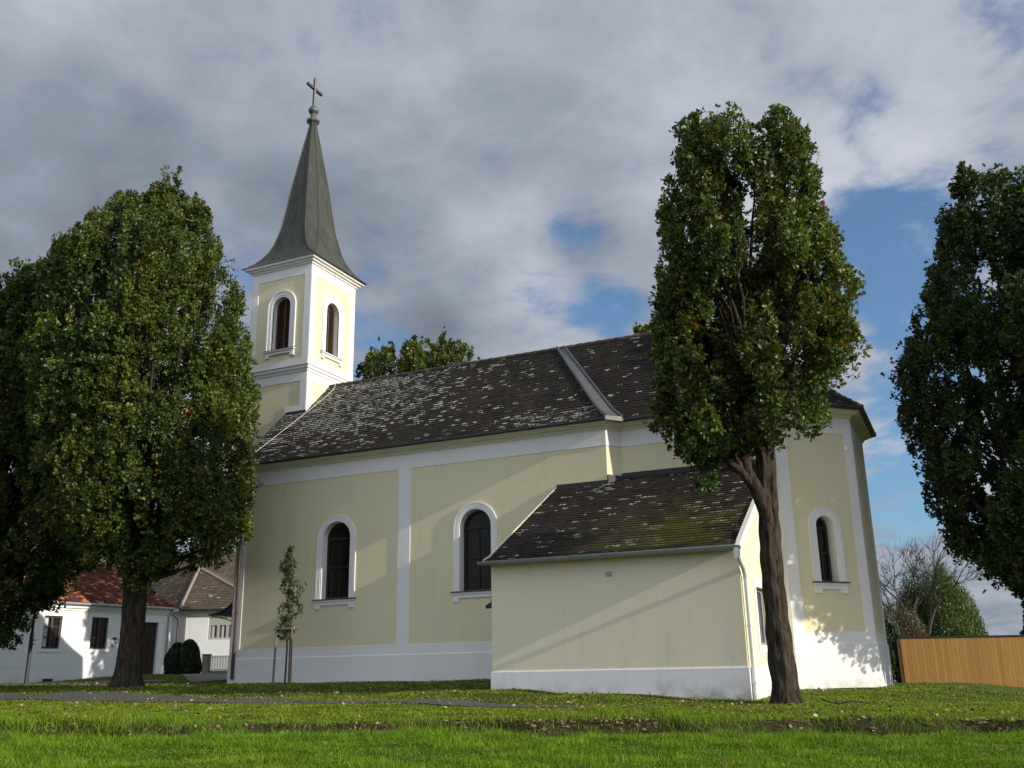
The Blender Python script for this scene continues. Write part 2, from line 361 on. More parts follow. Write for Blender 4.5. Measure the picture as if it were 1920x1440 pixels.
def foliage(name, trans=0.26, spec=0.4, rough=0.45):
    t = NT(name, rough, spec)
    at = t.n.new('ShaderNodeAttribute'); at.attribute_name = 'tint'
    t.color(at.outputs['Color'])
    tr = t.n.new('ShaderNodeBsdfTranslucent'); m = t.n.new('ShaderNodeMixShader'); m.inputs[0].default_value = trans
    t.l.new(t.mix(1.0, at.outputs['Color'], (1.25, 1.35, 0.5), 'MULTIPLY'), tr.inputs[0])
    t.l.new(t.b.outputs[0], m.inputs[1]); t.l.new(tr.outputs[0], m.inputs[2]); t.l.new(m.outputs[0], t.n['Material Output'].inputs[0]); return t.mat
M['leaf'] = foliage('oak_leaves'); M['grass'] = foliage('grass_blades', 0.35, 0.12, 0.6); M['dead_leaf'] = foliage('fallen_leaves', 0.1)
def lawn_mat():
    t = NT('lawn_soil', 0.95, 0.1)
    a = t.noise(0.9, 6, 0.65); b = t.noise(9, 6, 0.7); d = t.noise(60, 4, 0.7)
    c = t.mix(t.rng(b, 0.35, 0.7), (0.030, 0.034, 0.013), (0.060, 0.060, 0.022)); px, py, _ = t.xyz(t.pos()); rr_ = t.math('ADD', t.math('MULTIPLY', px, px), t.math('MULTIPLY', py, py)); c = t.mix(t.rng(rr_, 500, 1600), c, t.mix(a, (0.06, 0.11, 0.02), (0.09, 0.12, 0.03)))
    c = t.mix(t.rng(d, 0.45, 0.7, 0, 0.6), c, (0.022, 0.03, 0.010)); t.color(c)
    t.bump(b, 0.6, 0.04); t.bump(d, 0.7, 0.02); return t.mat
M['lawn'] = lawn_mat()
def gravel(name, c1, c2, sc_=40, big_=1.2):
    t = NT(name, 0.9, 0.2); a = t.noise(sc_, 5, 0.7); b = t.noise(big_, 5, 0.6)
    c = t.mix(t.rng(a, 0.3, 0.7), c1, c2); c = t.mix(t.rng(b, 0.45, 0.75, 0, 0.4), c, tuple(x * 0.6 for x in c1)); t.color(c); t.bump(a, 0.6, 0.01); return t.mat
M['path'] = gravel('asphalt_path', (0.060, 0.055, 0.048), (0.125, 0.115, 0.100)); M['paving'] = gravel('concrete_paving', (0.16, 0.145, 0.125), (0.27, 0.25, 0.22), 14)
def boards():
    t = NT('orange_boards', 0.7, 0.25); px, py, pz = t.xyz(t.pos())
    k = t.math('DIVIDE', px, 0.148)
    w_ = t.n.new('ShaderNodeTexWhiteNoise'); w_.noise_dimensions = '1D'; t.l.new(t.math('FLOOR', k), w_.inputs['W']); f = t.math('FRACT', k)
    c = t.mix(w_.outputs['Value'], (0.37, 0.19, 0.050), (0.45, 0.235, 0.068)); c = t.mix(t.rng(t.noise(5, 5, 0.6, stretch=(6, 6, 0.6)), 0.4, 0.75, 0, 0.4), c, (0.25, 0.13, 0.05))
    vo = t.n.new('ShaderNodeTexVoronoi'); vo.inputs['Scale'].default_value = 3.0; t.l.new(t.pos(), vo.inputs['Vector'])
    c = t.mix(t.rng(vo.outputs['Distance'], 0.02, 0.06, 0.8, 0.0), c, (0.10, 0.04, 0.02))
    c = t.mix(t.rng(f, 0.0, 0.12, 0.15, 0.0), c, (0.05, 0.025, 0.01)); t.color(c); t.bump(t.rng(f, 0.0, 0.1), 0.6, 0.01); return t.mat
M['boards'] = boards()

# ------------------------------------------------------------------ ground
FW, LW = np.array([-0.4207, 0.9072]), np.array([0.9072, 0.4207])
CP = np.array([(-22.9, 26.5, -.17), (-18, 26.5, -.17), (-13, 26.4, -.15), (-11.5, 24.6, -.24), (-10.9, 22, -.35), (-7.8, 22, -.50), (-4.7, 22, -.64), (-4.3, 27.1, -.53), (-2.6, 28.9, -.53),
    (-2.5, 32.4, -.55), (-3.8, 21.4, -.71), (-22.9, 22, -.19), (-18.9, 24.3, -.19), (-31, 25.3, -.09), (-40.8, 31.8, -.14), (-40.3, 34, .0), (-39.3, 40.6, .21), (-32, 33.5, .22), (-25.3, 30, -.03),
    (-3.2, 46.5, -.67), (3.6, 42.8, -1.42), (1.2, 38.5, -1.25), (.9, 33.3, -1.10), (3, 26, -.95), (1.5, 22, -.85), (-8, 18.5, -.66), (-13, 18.5, -.56), (-24, 19.8, -.30), (-24, 17.0, -.42), (-16, 18.5, -.47), (-30, 20, -.28), (-14.1, 11.1, -.58), (-19, 14, -.52), (-6.8, 14.5, -.68), (-2, 16.7, -.77), (.45, 17.9, -.82), (5, 20, -.95),
    (-11.4, 9.0, -.72), (-5.5, 11.8, -.80), (.3, 14.5, -.91), (-8.2, 6.5, -.76), (-4, 8.5, -.82), (.2, 10.5, -.90), (0, 0, -1.45), (-5, -5, -1.5), (5, 5, -1.3), (-60, 45, .3), (-60, 20, -.1), (-15, 60, -.5), (20, 60, -1.9), (15, 40, -1.9), (-90, 90, 0.), (60, 90, -2.2), (60, -60, -1.5), (-60, -60, -1.5)])
def terrain(x, y):
    x = np.asarray(x, float); y = np.asarray(y, float); num = 0; den = 0
    for a, b, c in CP:
        w = 1.0 / ((x - a) ** 2 + (y - b) ** 2 + 0.8) ** 1.8; num = num + w * c; den = den + w
    z = num / den
    D = FW[0] * x + FW[1] * y; L = LW[0] * x + LW[1] * y
    wob = 0.25 * np.sin(L * 0.9) + 0.15 * np.sin(L * 2.3 + 1) + 0.08 * np.sin(L * 5.1)
    d = (D + wob - 14.6)
    amp = np.interp(L, [-30, -9, -4, 3, 14], [0.02, 0.12, 0.36, 0.44, 0.38])
    # steep far bank, gentle near side
    s = np.where(d > 0.55, np.exp(-((d - 0.55) / 0.30) ** 2), np.where(d > 0, 1.0, np.exp(-(d / 0.8) ** 2)))
    z = z - amp * s
    z = z + 0.012 * np.sin(x * 2.1 + y) * np.cos(y * 1.7 - x * 0.6) + 0.02 * np.sin(x * 0.7) * np.cos(y * 0.55)
    return z
def tz(x, y): return float(terrain(x, y))
def np_mesh(name, co, faces, mat, parent=None, uv=None, tint=None, smooth=False, loc=(0, 0, 0)):
    """co Nx3 in eye coordinates; faces MxK int array"""
    me = bpy.data.meshes.new(name); co = co + np.array([0, 0, H]) - np.array(loc)
    me.vertices.add(len(co)); me.vertices.foreach_set('co', co.astype(np.float32).ravel())
    k = faces.shape[1]; me.loops.add(faces.size); me.loops.foreach_set('vertex_index', faces.astype(np.int32).ravel())
    me.polygons.add(len(faces)); me.polygons.foreach_set('loop_start', np.arange(0, faces.size, k, dtype=np.int32))
    if smooth: me.polygons.foreach_set('use_smooth', np.ones(len(faces), dtype=bool))
    me.update(calc_edges=True); me.materials.append(mat)
    if tint is not None:
        at = me.color_attributes.new('tint', 'FLOAT_COLOR', 'POINT'); c4 = np.ones((len(co), 4), np.float32); c4[:, :3] = tint; at.data.foreach_set('color', c4.ravel())
    return link_mesh(name, me, parent)
def axis(a, b, step, far, n=14):
    core = np.arange(a, b + 1e-6, step); g = step * np.geomspace(1.5, far / step, n)
    return np.concatenate([a - g[::-1], core, b + g])
gx, gy = axis(-44, 8, 0.28, 900), axis(4, 46, 0.28, 900)
# finer rows where the ditch runs are given by an extra patch of resolution in y
X, Y = np.meshgrid(gx, gy); Z = terrain(X, Y); n0, n1 = X.shape
idx = np.arange(n0 * n1).reshape(n0, n1); F4 = np.stack([idx[:-1, :-1], idx[:-1, 1:], idx[1:, 1:], idx[1:, :-1]], -1).reshape(-1, 4)
g = np_mesh('lawn', np.stack([X.ravel(), Y.ravel(), Z.ravel()], 1), F4, M['lawn'], smooth=True); tag(g, kind='structure')
def ground_strip(name, left, right, mat, lift=0.02, n=60, m=8):
    """a sheet between two plan polylines, lying on the ground"""
    def sample(P, n):
        P = np.array(P, float); d = np.concatenate([[0], np.cumsum(np.hypot(*(P[1:] - P[:-1]).T))]); t = np.linspace(0, d[-1], n); return np.stack([np.interp(t, d, P[:, 0]), np.interp(t, d, P[:, 1])], 1)
    A, B = sample(left, n), sample(right, n); t = np.linspace(0, 1, m)[None, :, None]; P = A[:, None] * (1 - t) + B[:, None] * t
    Zs = terrain(P[..., 0], P[..., 1]) + lift; ii = np.arange(n * m).reshape(n, m); F = np.stack([ii[:-1, :-1], ii[1:, :-1], ii[1:, 1:], ii[:-1, 1:]], -1).reshape(-1, 4)
    o = np_mesh(name, np.concatenate([P, Zs[..., None]], -1).reshape(-1, 3), F, mat, smooth=True); return tag(o, kind='structure')
PATH_N = [(-60, 21.0), (-34, 20.2), (-24, 19.7), (-16, 19.4), (-10, 19.25), (-7.2, 18.95)]
PATH_S = [(-60, 16.2), (-34, 16.6), (-24, 16.8), (-16, 17.2), (-10, 17.95), (-7.2, 18.6)]
ground_strip('path', PATH_S, PATH_N, M['path'], 0.02, 160, 10)
ground_strip('walkway', [(-39.6, 40.0), (-34, 35.4), (-29, 31.0), (-25.6, 27.6)], [(-39.0, 41.6), (-33, 37.2), (-27.5, 32.0), (-24.9, 28.6)], M['paving'], 0.02, 60, 8)
ground_strip('pavement', [(-43, 26.4), (-34.5, 26.5), (-27.2, 27.8)], [(-43, 28.1), (-36.0, 28.4), (-28.4, 29.4)], M['paving'], 0.025, 60, 8)

# ------------------------------------------------------------------ church
church = empty('church', (-14, 26.535, -0.3), 'cream and white village church with pointed copper spire, brown tiled roofs and low side annexe', 'church')
def P(mb, name, mat, parent=church, **kw): return mb.build(name, mat, parent, **kw)
Yn, Yr = 26.535, 30.6
PLAN = [(-22.95, 34.665), (-22.95, Yn), (-9.27, Yn), (-8.95, 27.0), (-4.45, 27.0), (-2.59, 28.86), (-2.59, 32.34), (-4.45, 34.2), (-8.95, 34.2), (-9.27, 34.665)]
segs = [Wall(PLAN[k], Vector(PLAN[(k + 1) % len(PLAN)]) - Vector(PLAN[k])) for k in range(len(PLAN))]
lens = [(Vector(PLAN[(k + 1) % len(PLAN)]) - Vector(PLAN[k])).length for k in range(len(PLAN))]
W_nave, W_step, W_ch, W_diag, W_east = segs[1], segs[2], segs[3], segs[4], segs[5]
s1, s2 = -18.80 + 22.95, -13.65 + 22.95
holes = {1: [arch(s1, 0.545, 2.44, 4.40), arch(s2, 0.545, 2.44, 4.38)], 4: [arch(1.365, 0.29, 2.26, 3.77)]}
for k, nm in ((None, 'nave_wall'), (None, 'apse_wall')):
    mb = MB()
    for q in ((0, 1, 2, 8, 9) if nm == 'nave_wall' else (3, 4, 5, 6, 7)):
        segs[q].sheet(mb, [(0, -1.2), (lens[q], -1.2), (lens[q], 7.0), (0, 7.0)], holes.get(q, ()), 0.0, 0.0)
    P(mb, nm, M['cream'])
mb = MB()   # gable above the west wall
mb.face([(-22.95, 26.6, 7.0), (-22.95, 34.6, 7.0), (-22.95, Yr, 10.9)][::-1]); P(mb, 'gable', M['cream'])
mb = MB(); sweep(mb, PLAN, [(-0.02, -1.2), (0.045, -1.2), (0.045, 0.61), (0.03, 0.635), (-0.02, 0.635)], True); P(mb, 'plinth', M['white_foot'])
mb = MB(); sweep(mb, PLAN, [(-0.02, 0.62), (0.016, 0.62), (0.016, 0.925), (-0.02, 0.93)], True)
P(mb, 'plinth_band', M['white'])
mb = MB(); sweep(mb, PLAN, [(-0.02, 6.45), (0.016, 6.45), (0.016, 6.94), (-0.02, 6.94)], True); P(mb, 'frieze', M['white'])
mb = MB(); sweep(mb, PLAN, [(-0.02, 6.93), (0.05, 6.93), (0.06, 6.965), (0.10, 6.985), (0.10, 7.02), (0.20, 7.04), (0.225, 7.075), (0.31, 7.09), (0.325, 7.145), (-0.02, 7.145)], True); P(mb, 'cornice', M['cornice'])
def pil(w, a, b, z0=0.925, z1=6.45, o=0.0155):
    mb = MB(); w.slab(mb, a, b, -0.02, o, z0, z1); P(mb, 'pilaster', M['white'])
pil(W_nave, -0.0155, 0.37); pil(W_nave, 6.52, 6.97)
pil(W_ch, 4.1, 4.5 + 0.006); pil(W_diag, 0.0, 0.37); pil(W_diag, 2.35, 2.63 + 0.006); pil(W_east, 0.0, 0.36); pil(W_east, 3.1, 3.486)
pil(Wall((-22.95, 34.665), (0, -1)), 7.75, 8.13)
def arched_window(w, c, hi, ho, z0, zs, rec=0.28, sub=True):
    mb = MB(); mb2 = MB()
    ring(w, mb, c, hi, ho - 0.055, z0, zs, -0.02, 0.016)
    ring(w, mb, c, hi + 0.055, ho - 0.075, z0, zs, 0.0, 0.024); ring(w, mb, c, ho - 0.055, ho, z0, zs, -0.02, 0.030)
    a = arch(c, hi, z0, zs)
    for k in range(len(a) - 1):     # reveal
        mb.face([w.pt(a[k][0], 0.016, a[k][1]), w.pt(a[k + 1][0], 0.016, a[k + 1][1]), w.pt(*_i(arch(c, hi - 0.03, z0, zs)[k + 1], -rec - 0.06)), w.pt(*_i(arch(c, hi - 0.03, z0, zs)[k], -rec - 0.06))])
    win = P(mb, 'window', M['white'])
    g = MB(); w.sheet(g, arch(c, hi - 0.02, z0 - 0.03, zs), (), -rec); P(g, 'pane', M['glass_leaded'], win)
    fr = MB(); ring(w, fr, c, hi - 0.10, hi - 0.02, z0, zs, -rec, -rec + 0.05)
    w.slab(fr, c - hi + 0.09, c + hi - 0.09, -rec, -rec + 0.045, zs - 0.035, zs + 0.035)
    w.slab(fr, c - hi + 0.09, c + hi - 0.09, -rec, -rec + 0.045, (z0 + zs) / 2 + 0.02, (z0 + zs) / 2 + 0.065)
    w.slab(fr, c - 0.022, c + 0.022, -rec, -rec + 0.04, z0, zs - 0.035); w.slab(fr, c - hi + 0.05, c + hi - 0.05, -rec, -rec + 0.05, z0 - 0.02, z0 + 0.07)
    P(fr, 'frame', M['frame_dark'], win)
    si = MB()
    si.hexa([w.pt(c - hi - 0.0, -rec, z0 + 0.0), w.pt(c + hi, -rec, z0), w.pt(c + hi, 0.02, z0 - 0.05), w.pt(c - hi, 0.02, z0 - 0.05), w.pt(c - hi, -rec, z0 + 0.03), w.pt(c + hi, -rec, z0 + 0.03), w.pt(c + hi, 0.02, z0 - 0.02), w.pt(c - hi, 0.02, z0 - 0.02)])
    w.slab(si, c - ho - 0.06, c + ho + 0.06, 0.0, 0.105, z0 - 0.045, z0 - 0.002, 0.018); P(si, 'sill', M['dark_metal'], win)
    ap = MB(); w.slab(ap, c - ho - 0.03, c + ho + 0.03, -0.02, 0.075, z0 - 0.10, z0 - 0.045); w.slab(ap, c - ho, c + ho, -0.02, 0.04, z0 - 0.21, z0 - 0.10)
    for q in (-1, 1): w.slab(ap, c + q * (ho - 0.105) - 0.105, c + q * (ho - 0.105) + 0.105, -0.02, 0.043, z0 - 0.32, z0 - 0.21)
    P(ap, 'apron', M['white'], win); return win
arched_window(W_nave, s1, 0.545, 0.77, 2.44, 4.40); arched_window(W_nave, s2, 0.545, 0.765, 2.44, 4.38)
arched_window(W_diag, 1.365, 0.29, 0.53, 2.26, 3.77, 0.30)

def course_roof(mb, left, right, rows, udir, thick=0.02, u0=0.0, v0=0):
    """left(t)/right(t) are points from eave (0) to ridge (1); lays overlapping courses with real steps"""
    ud = Vector((*udir, 0)[:3]).normalized()
    for k in range(rows):
        a, b = k / rows, (k + 1) / rows
        l0, r0, l1, r1 = Vector(left(a)), Vector(right(a)), Vector(left(b)), Vector(right(b))
        nrm = (r0 - l0).cross(l1 - l0)
        if nrm.length < 1e-6: nrm = (r0 - l0).cross(r1 - l0)
        nrm.normalize(); up = nrm * thick
        nn = max(1, int((r0 - l0).length / 1.2))
        jl = [random.uniform(-0.25, 0.25) * thick for _ in range(nn + 1)]
        for j in range(nn):
            f0, f1 = j / nn, (j + 1) / nn
            p = [l0.lerp(r0, f0) + up + nrm * jl[j], l0.lerp(r0, f1) + up + nrm * jl[j + 1], l1.lerp(r1, f1), l1.lerp(r1, f0)]
            uv = [(q.dot(ud) + u0, v0 + k + (0.02 if i < 2 else 0.98)) for i, q in enumerate(p)]
            mb.face([tuple(q) for q in p], uv)
            q0, q1 = l0.lerp(r0, f0), l0.lerp(r0, f1)
            mb.face([tuple(q0 - nrm * .003), tuple(q1 - nrm * .003), tuple(p[1]), tuple(p[0])], [uv[0], uv[1], uv[1], uv[0]])
def bell(t, kink=0.17, low=0.80):
    return t * low if t < kink else kink * low + (t - kink) * (1 - kink * low) / (1 - kink)
def sloped(e, r, prof=bell):
    e, r = Vector(e), Vector(r)
    def f(t): q = e.lerp(r, t); return (q.x, q.y, e.z + (r.z - e.z) * prof(t))
    return f
ZE, ZR = 7.19, 11.17
random.seed(5)
mb = MB()
course_roof(mb, sloped((-23.2, 26.135, ZE), (-23.2, Yr, ZR)), sloped((-9.07, 26.135, ZE), (-12.36, Yr, ZR)), 38, (1, 0, 0))
course_roof(mb, sloped((-9.07, 35.065, ZE), (-12.36, Yr, ZR)), sloped((-23.2, 35.065, ZE), (-23.2, Yr, ZR)), 38, (-1, 0, 0))
nave_roof = P(mb, 'roof', M['nave_tile'])
mb = MB(); random.seed(6)
APEX = (-6.1, Yr, ZR)
ev = [(p + m * 0.44) for p, m in offset_path(PLAN, True)]
E1, E2, E3, E4 = [(ev[k].x, ev[k].y, ZE) for k in (4, 5, 6, 7)]
course_roof(mb, sloped((-8.63, 26.56, ZE), (-12.0, Yr, ZR)), sloped(E1, APEX), 36, (1, 0, 0))
for a, b in ((E1, E2), (E2, E3), (E3, E4)): course_roof(mb, sloped(a, APEX), sloped(b, APEX), 36, Vector(b) - Vector(a))
course_roof(mb, sloped(E4, APEX), sloped((-8.63, 34.6, ZE), (-12.0, Yr, ZR)), 36, (-1, 0, 0))
ch_roof = P(mb, 'roof', M['chancel_tile'])
mb = MB()      # eave boards closing the roof edge
epath = [(-23.2, 26.135), (-9.12, 26.135), (-8.68, 26.56), (E1[0], E1[1]), (E2[0], E2[1]), (E3[0], E3[1]), (E4[0], E4[1]), (-8.68, 34.6), (-9.12, 35.065), (-23.2, 35.065)]
sweep(mb, epath, [(-0.34, 7.125), (-0.005, 7.13), (0.02, 7.15), (0.02, 7.21), (-0.06, 7.22), (-0.34, 7.16)]); P(mb, 'eave_board', M['dark_metal'])
mb = MB()      # verge of the west gable
for a, b in ((26.16, Yr), (35.04, Yr)):
    f = sloped((0, a, ZE), (0, b, ZR)); pts = [f(t / 8) for t in range(9)]
    for k in range(8):
        p, q = pts[k], pts[k + 1]
        mb.hexa([(-23.23, p[1], p[2] - .12), (-23.17, p[1], p[2] - .12), (-23.17, q[1], q[2] - .12), (-23.23, q[1], q[2] - .12), (-23.23, p[1], p[2] + .035), (-23.17, p[1], p[2] + .035), (-23.17, q[1], q[2] + .035), (-23.23, q[1], q[2] + .035)])
P(mb, 'verge', M['flash'])
# ridge tiles
mb = MB(); random.seed(7)
x = -22.3
while x < -6.2:
    L_ = 0.38; mb.tube([(x, Yr, ZR - 0.015), (x + L_, Yr, ZR - 0.015 + random.uniform(-.006, .006))], [0.085, 0.105], 10); x += L_ - 0.03
for E_ in (E1, E2, E3, E4):
    f = sloped(E_, APEX)
    for k in range(26): a, b = Vector(f(k / 26 + .002)), Vector(f((k + 1) / 26 + .006)); mb.tube([tuple(b), tuple(a + Vector((0, 0, .012)))], [0.05, 0.065], 8)
P(mb, 'ridge_tiles', M['chancel_tile'].copy() if False else simple('ridge_tile_clay', (0.085, 0.078, 0.062), 0.9, 0.2, 0, 0.7, 3.0, 0.6), nave_roof)
# sheet metal strip over the step between nave and chancel roofs
mb = MB(); fl = sloped((-9.09, 26.10, ZE + .03), (-12.38, Yr, ZR + .05)); fr = sloped((-8.70, 26.50, ZE + .01), (-12.10, Yr, ZR + .045))
K = 14
for k in range(K):
    a, b = k / K, (k + 1) / K; l0, l1, r0, r1 = Vector(fl(a)), Vector(fl(b)), Vector(fr(a)), Vector(fr(b))
    m0, m1 = l0.lerp(r0, 0.35) + Vector((0, 0, -0.015)), l1.lerp(r1, 0.35) + Vector((0, 0, -0.015))
    mb.face([l0, m0, m1, l1]); mb.face([m0, r0, r1, m1])
    for p, q, w_ in ((l0, l1, .035), (r0, r1, .03)):
        mb.hexa([(p.x - w_, p.y, p.z - .03), (p.x + w_, p.y, p.z - .03), (q.x + w_, q.y, q.z - .03), (q.x - w_, q.y, q.z - .03), (p.x - w_, p.y, p.z + .07), (p.x + w_, p.y, p.z + .07), (q.x + w_, q.y, q.z + .07), (q.x - w_, q.y, q.z + .07)])
l0, r0 = Vector(fl(0)), Vector(fr(0)); mb.hexa([(l0.x, l0.y - .03, ZE - .07), (r0.x, r0.y - .03, ZE - .09), (r0.x, r0.y + .1, ZE - .09), (l0.x, l0.y + .1, ZE - .07), (l0.x, l0.y - .03, ZE + .05), (r0.x, r0.y - .03, ZE + .05), (r0.x, r0.y + .1, ZE + .05), (l0.x, l0.y + .1, ZE + .05)])
P(mb, 'flashing_strip', M['zinc'], label='grey sheet metal strip running down the roof between nave and chancel')
# lightning conductor
mb = MB(); f = sloped((-22.6, 26.135, ZE), (-20.6, Yr, ZR)); pts = [Vector(f(t / 10)) + Vector((0, 0, 0.07)) for t in range(11)]
pts[0].z += .02; mb.tube([(-21.9 - .0, Yr - .1, ZR + .12)] + [tuple(q) for q in [Vector((-21.7, Yr - .5, ZR - .3))]] + [tuple(Vector(sloped((-22.95, 26.135, ZE), (-21.6, Yr, ZR))(t / 10)) + Vector((0, 0, .07))) for t in range(8, -1, -1)], 0.010, 5); P(mb, 'lightning_conductor', M['wire'])

# downpipes
mb = MB(); mb.tube([(-22.78, 26.20, 7.12), (-22.78, 26.22, 6.98), (-22.75, 26.44, 6.6), (-22.75, 26.44, 1.05)], 0.045, 10); mb.tube([(-22.75, 26.44, 1.1), (-22.75, 26.44, -0.02)], 0.058, 10)
for z in (5.2, 3.4, 2.1): mb.tube([(-22.75, 26.44, z), (-22.75, 26.44, z + .05)], 0.058, 10)
P(mb, 'downpipe', M['brown_pipe'])
mb = MB(); mb.tube([(-4.6, 26.72, 7.1), (-4.58, 26.8, 6.95), (-4.58, 26.9, 6.7), (-4.58, 26.9, 5.6)], 0.045, 10); P(mb, 'downpipe', M['brown_pipe'])

# ---- tower
TX0, TX1, TY0, TY1 = -25.2, -22.28, 29.1, 32.15
TP = [(TX0, TY1), (TX0, TY0), (TX1, TY0), (TX1, TY1)]
TS, TE, TWt = Wall((TX0, TY0), (1, 0)), Wall((TX1, TY0), (0, 1)), Wall((TX0, TY1), (0, -1)); TN = Wall((TX1, TY1), (-1, 0))
ws, we = TX1 - TX0, TY1 - TY0
cS, cE = -23.65 - TX0, 30.62 - TY0
mb = MB()
for w, L_, c in ((TS, ws, cS), (TE, we, cE), (TWt, we, we / 2), (TN, ws, ws / 2)):
    w.sheet(mb, [(0, -1.2), (L_, -1.2), (L_, 16.2), (0, 16.2)], [arch(c, 0.42, 12.52, 14.34)], 0.0)
P(mb, 'tower_wall', M['cream'])
def tsweep(name, prof, mat='white'):
    mb = MB(); sweep(mb, TP, prof, True); P(mb, name, M[mat])
tsweep('tower_frieze', [(-.02, 15.57), (.02, 15.57), (.02, 16.02), (-.02, 16.02)])
tsweep('tower_cornice', [(-.02, 15.98), (.07, 15.98), (.09, 16.04), (.17, 16.06), (.19, 16.12), (.28, 16.14), (.30, 16.24), (-.02, 16.24)])
tsweep('tower_band', [(-.02, 11.72), (.02, 11.72), (.02, 12.02), (-.02, 12.02)])
tsweep('tower_band', [(-.02, 11.08), (.02, 11.08), (.02, 11.46), (-.02, 11.46)])
tsweep('tower_string_course', [(-.02, 11.44), (.05, 11.44), (.07, 11.52), (.12, 11.56), (.14, 11.66), (.02, 11.72), (-.02, 11.72)])
mb = MB(); sweep(mb, TP, [(.0, 11.725), (.155, 11.665), (.155, 11.68), (.0, 11.75)], True); P(mb, 'string_course_cover', M['dark_metal'])
tsweep('tower_plinth', [(-.02, -1.2), (.045, -1.2), (.045, .635), (-.02, .65)], 'white_foot')
for w, L_ in ((TS, ws), (TE, we), (TWt, we), (TN, ws)):
    for a, b in ((.0, .29), (L_ - .29, L_ + .0195)):
        for z0, z1 in ((12.02, 15.57), (0.64, 11.08)):
            mb = MB(); w.slab(mb, a, b, -.02, .0195, z0, z1); P(mb, 'tower_pilaster', M['white'])
mb = MB()      # white border where the roof dies into the south side of the tower
TS.slab(mb, 1.92, ws - .29, -.02, .0195, 9.78, 10.08); TS.slab(mb, 1.92, 2.10, -.02, .0192, 9.2, 9.78); P(mb, 'tower_border', M['white'])
mb = MB(); TS.slab(mb, 2.02, ws + .03, 0.0, .06, 9.68, 9.85); P(mb, 'flashing', M['flash'])
mb = MB()
f = sloped((0, 26.135, ZE), (0, Yr, ZR))
for k in range(8):
    y0, y1 = 29.1 + k * .19, 29.1 + (k + 1) * .19
    g_ = lambda y: f((y - 26.135) / (Yr - 26.135))[2]
    TE.slab(mb, y0 - TY0, y1 - TY0, 0, .025, g_(y0) - .1, g_(y0) + .10)
def louvre(w, c, hw=0.42, z0=12.52, zs=14.34, ho=0.70):
    mb = MB(); ring(w, mb, c, hw, ho - .06, z0, zs, -.02, .03); ring(w, mb, c, hw + .07, ho - .10, z0, zs, .0, .042); ring(w, mb, c, ho - .06, ho, z0, zs, -.02, .06)
    a = arch(c, hw, z0, zs)
    for k in range(len(a) - 1): mb.face([w.pt(*_i(a[k], .03)), w.pt(*_i(a[k + 1], .03)), w.pt(*_i(a[k + 1], -.34)), w.pt(*_i(a[k], -.34))])
    w.slab(mb, c - hw, c + hw, -.34, .0, z0 - .06, z0)
    win = P(mb, 'belfry_window', M['white'])
    bk = MB(); w.sheet(bk, arch(c, hw + .01, z0 - .05, zs), (), -.34); P(bk, 'belfry_dark_sheet', M['behind_louvre'], win)  # near-black sheet paints the unlit bell chamber behind the louvres
    sh = MB(); ring(w, sh, c, hw - .05, hw - .005, z0, zs, -.32, -.20); w.slab(sh, c - .025, c + .025, -.31, -.19, z0, zs + hw - .03); w.slab(sh, c - hw + .03, c + hw - .03, -.31, -.20, z0, z0 + .05)
    z = z0 + .06
    while z < zs + hw - .08:
        half = hw - .05 if z < zs else math.sqrt(max(0.0, (hw - .05) ** 2 - (z - zs) ** 2))
        if half > .06:
            for q in (-1, 1):
                a_, b_ = (c - half, c - .025) if q < 0 else (c + .025, c + half)
                sh.hexa([w.pt(a_, -.215, z), w.pt(b_, -.215, z), w.pt(b_, -.30, z + .055), w.pt(a_, -.30, z + .055), w.pt(a_, -.215, z + .014), w.pt(b_, -.215, z + .014), w.pt(b_, -.30, z + .069), w.pt(a_, -.30, z + .069)])
        z += .092
    P(sh, 'louvres', M['shutter'], win)
    si = MB(); w.slab(si, c - ho - .05, c + ho + .05, -.02, .13, z0 - .075, z0 - .02, .015); w.slab(si, c - ho, c + ho, -.02, .075, z0 - .20, z0 - .075)
    for q in (-1, 1): w.slab(si, c + q * (ho - .09) - .09, c + q * (ho - .09) + .09, -.02, .078, z0 - .32, z0 - .20)
    P(si, 'sill', M['white'], win)
    sc_ = MB(); w.slab(sc_, c - ho - .065, c + ho + .065, 0.0, .145, z0 - .02, z0 - .008, .015); P(sc_, 'sill_cover', M['dark_metal'], win)
louvre(TS, cS); louvre(TE, cE); louvre(TWt, we / 2); louvre(TN, ws / 2)
# spire: square at the eave, octagon above
SC = ((TX0 + TX1) / 2, (TY0 + TY1) / 2)
prof = [(16.22, 1.85, 1.0), (16.34, 1.70, .985), (16.50, 1.54, .95), (16.72, 1.40, .88), (17.0, 1.275, .79), (17.35, 1.18, .70), (17.8, 1.09, .64), (18.3, .99, .60), (19.3, .84, .58), (20.4, .69, .56), (21.5, .505, .53), (22.6, .31, .50), (23.52, .135, .45)]
mb = MB(); rings = []
for z, a, b in prof:
    bb = a * b; ax = a * (ws / 3.0) if z < 17 else a
    ring8 = [(-bb, -a), (bb, -a), (a, -bb), (a, bb), (bb, a), (-bb, a), (-a, bb), (-a, -bb)]; rings.append([(SC[0] + p, SC[1] + q, z) for p, q in ring8])
for k in range(len(rings) - 1):
    for j in range(8):
        q = [rings[k][j], rings[k][(j + 1) % 8], rings[k + 1][(j + 1) % 8], rings[k + 1][j]]
        mb.face(q)
mb.f.append(tuple(mb.add(rings[0]) + j for j in reversed(range(8)))); mb.m.append(0)
spire = P(mb, 'spire', M['copper'], label='tall copper spire, octagonal above a flared square foot')
mb = MB()
for j in range(8): mb.tube([tuple(Vector(r_[j])) for r_ in rings], [0.022] * len(rings), 5)
P(mb, 'seams', simple('spire_seam', (0.05, 0.05, 0.043), 0.6), spire)
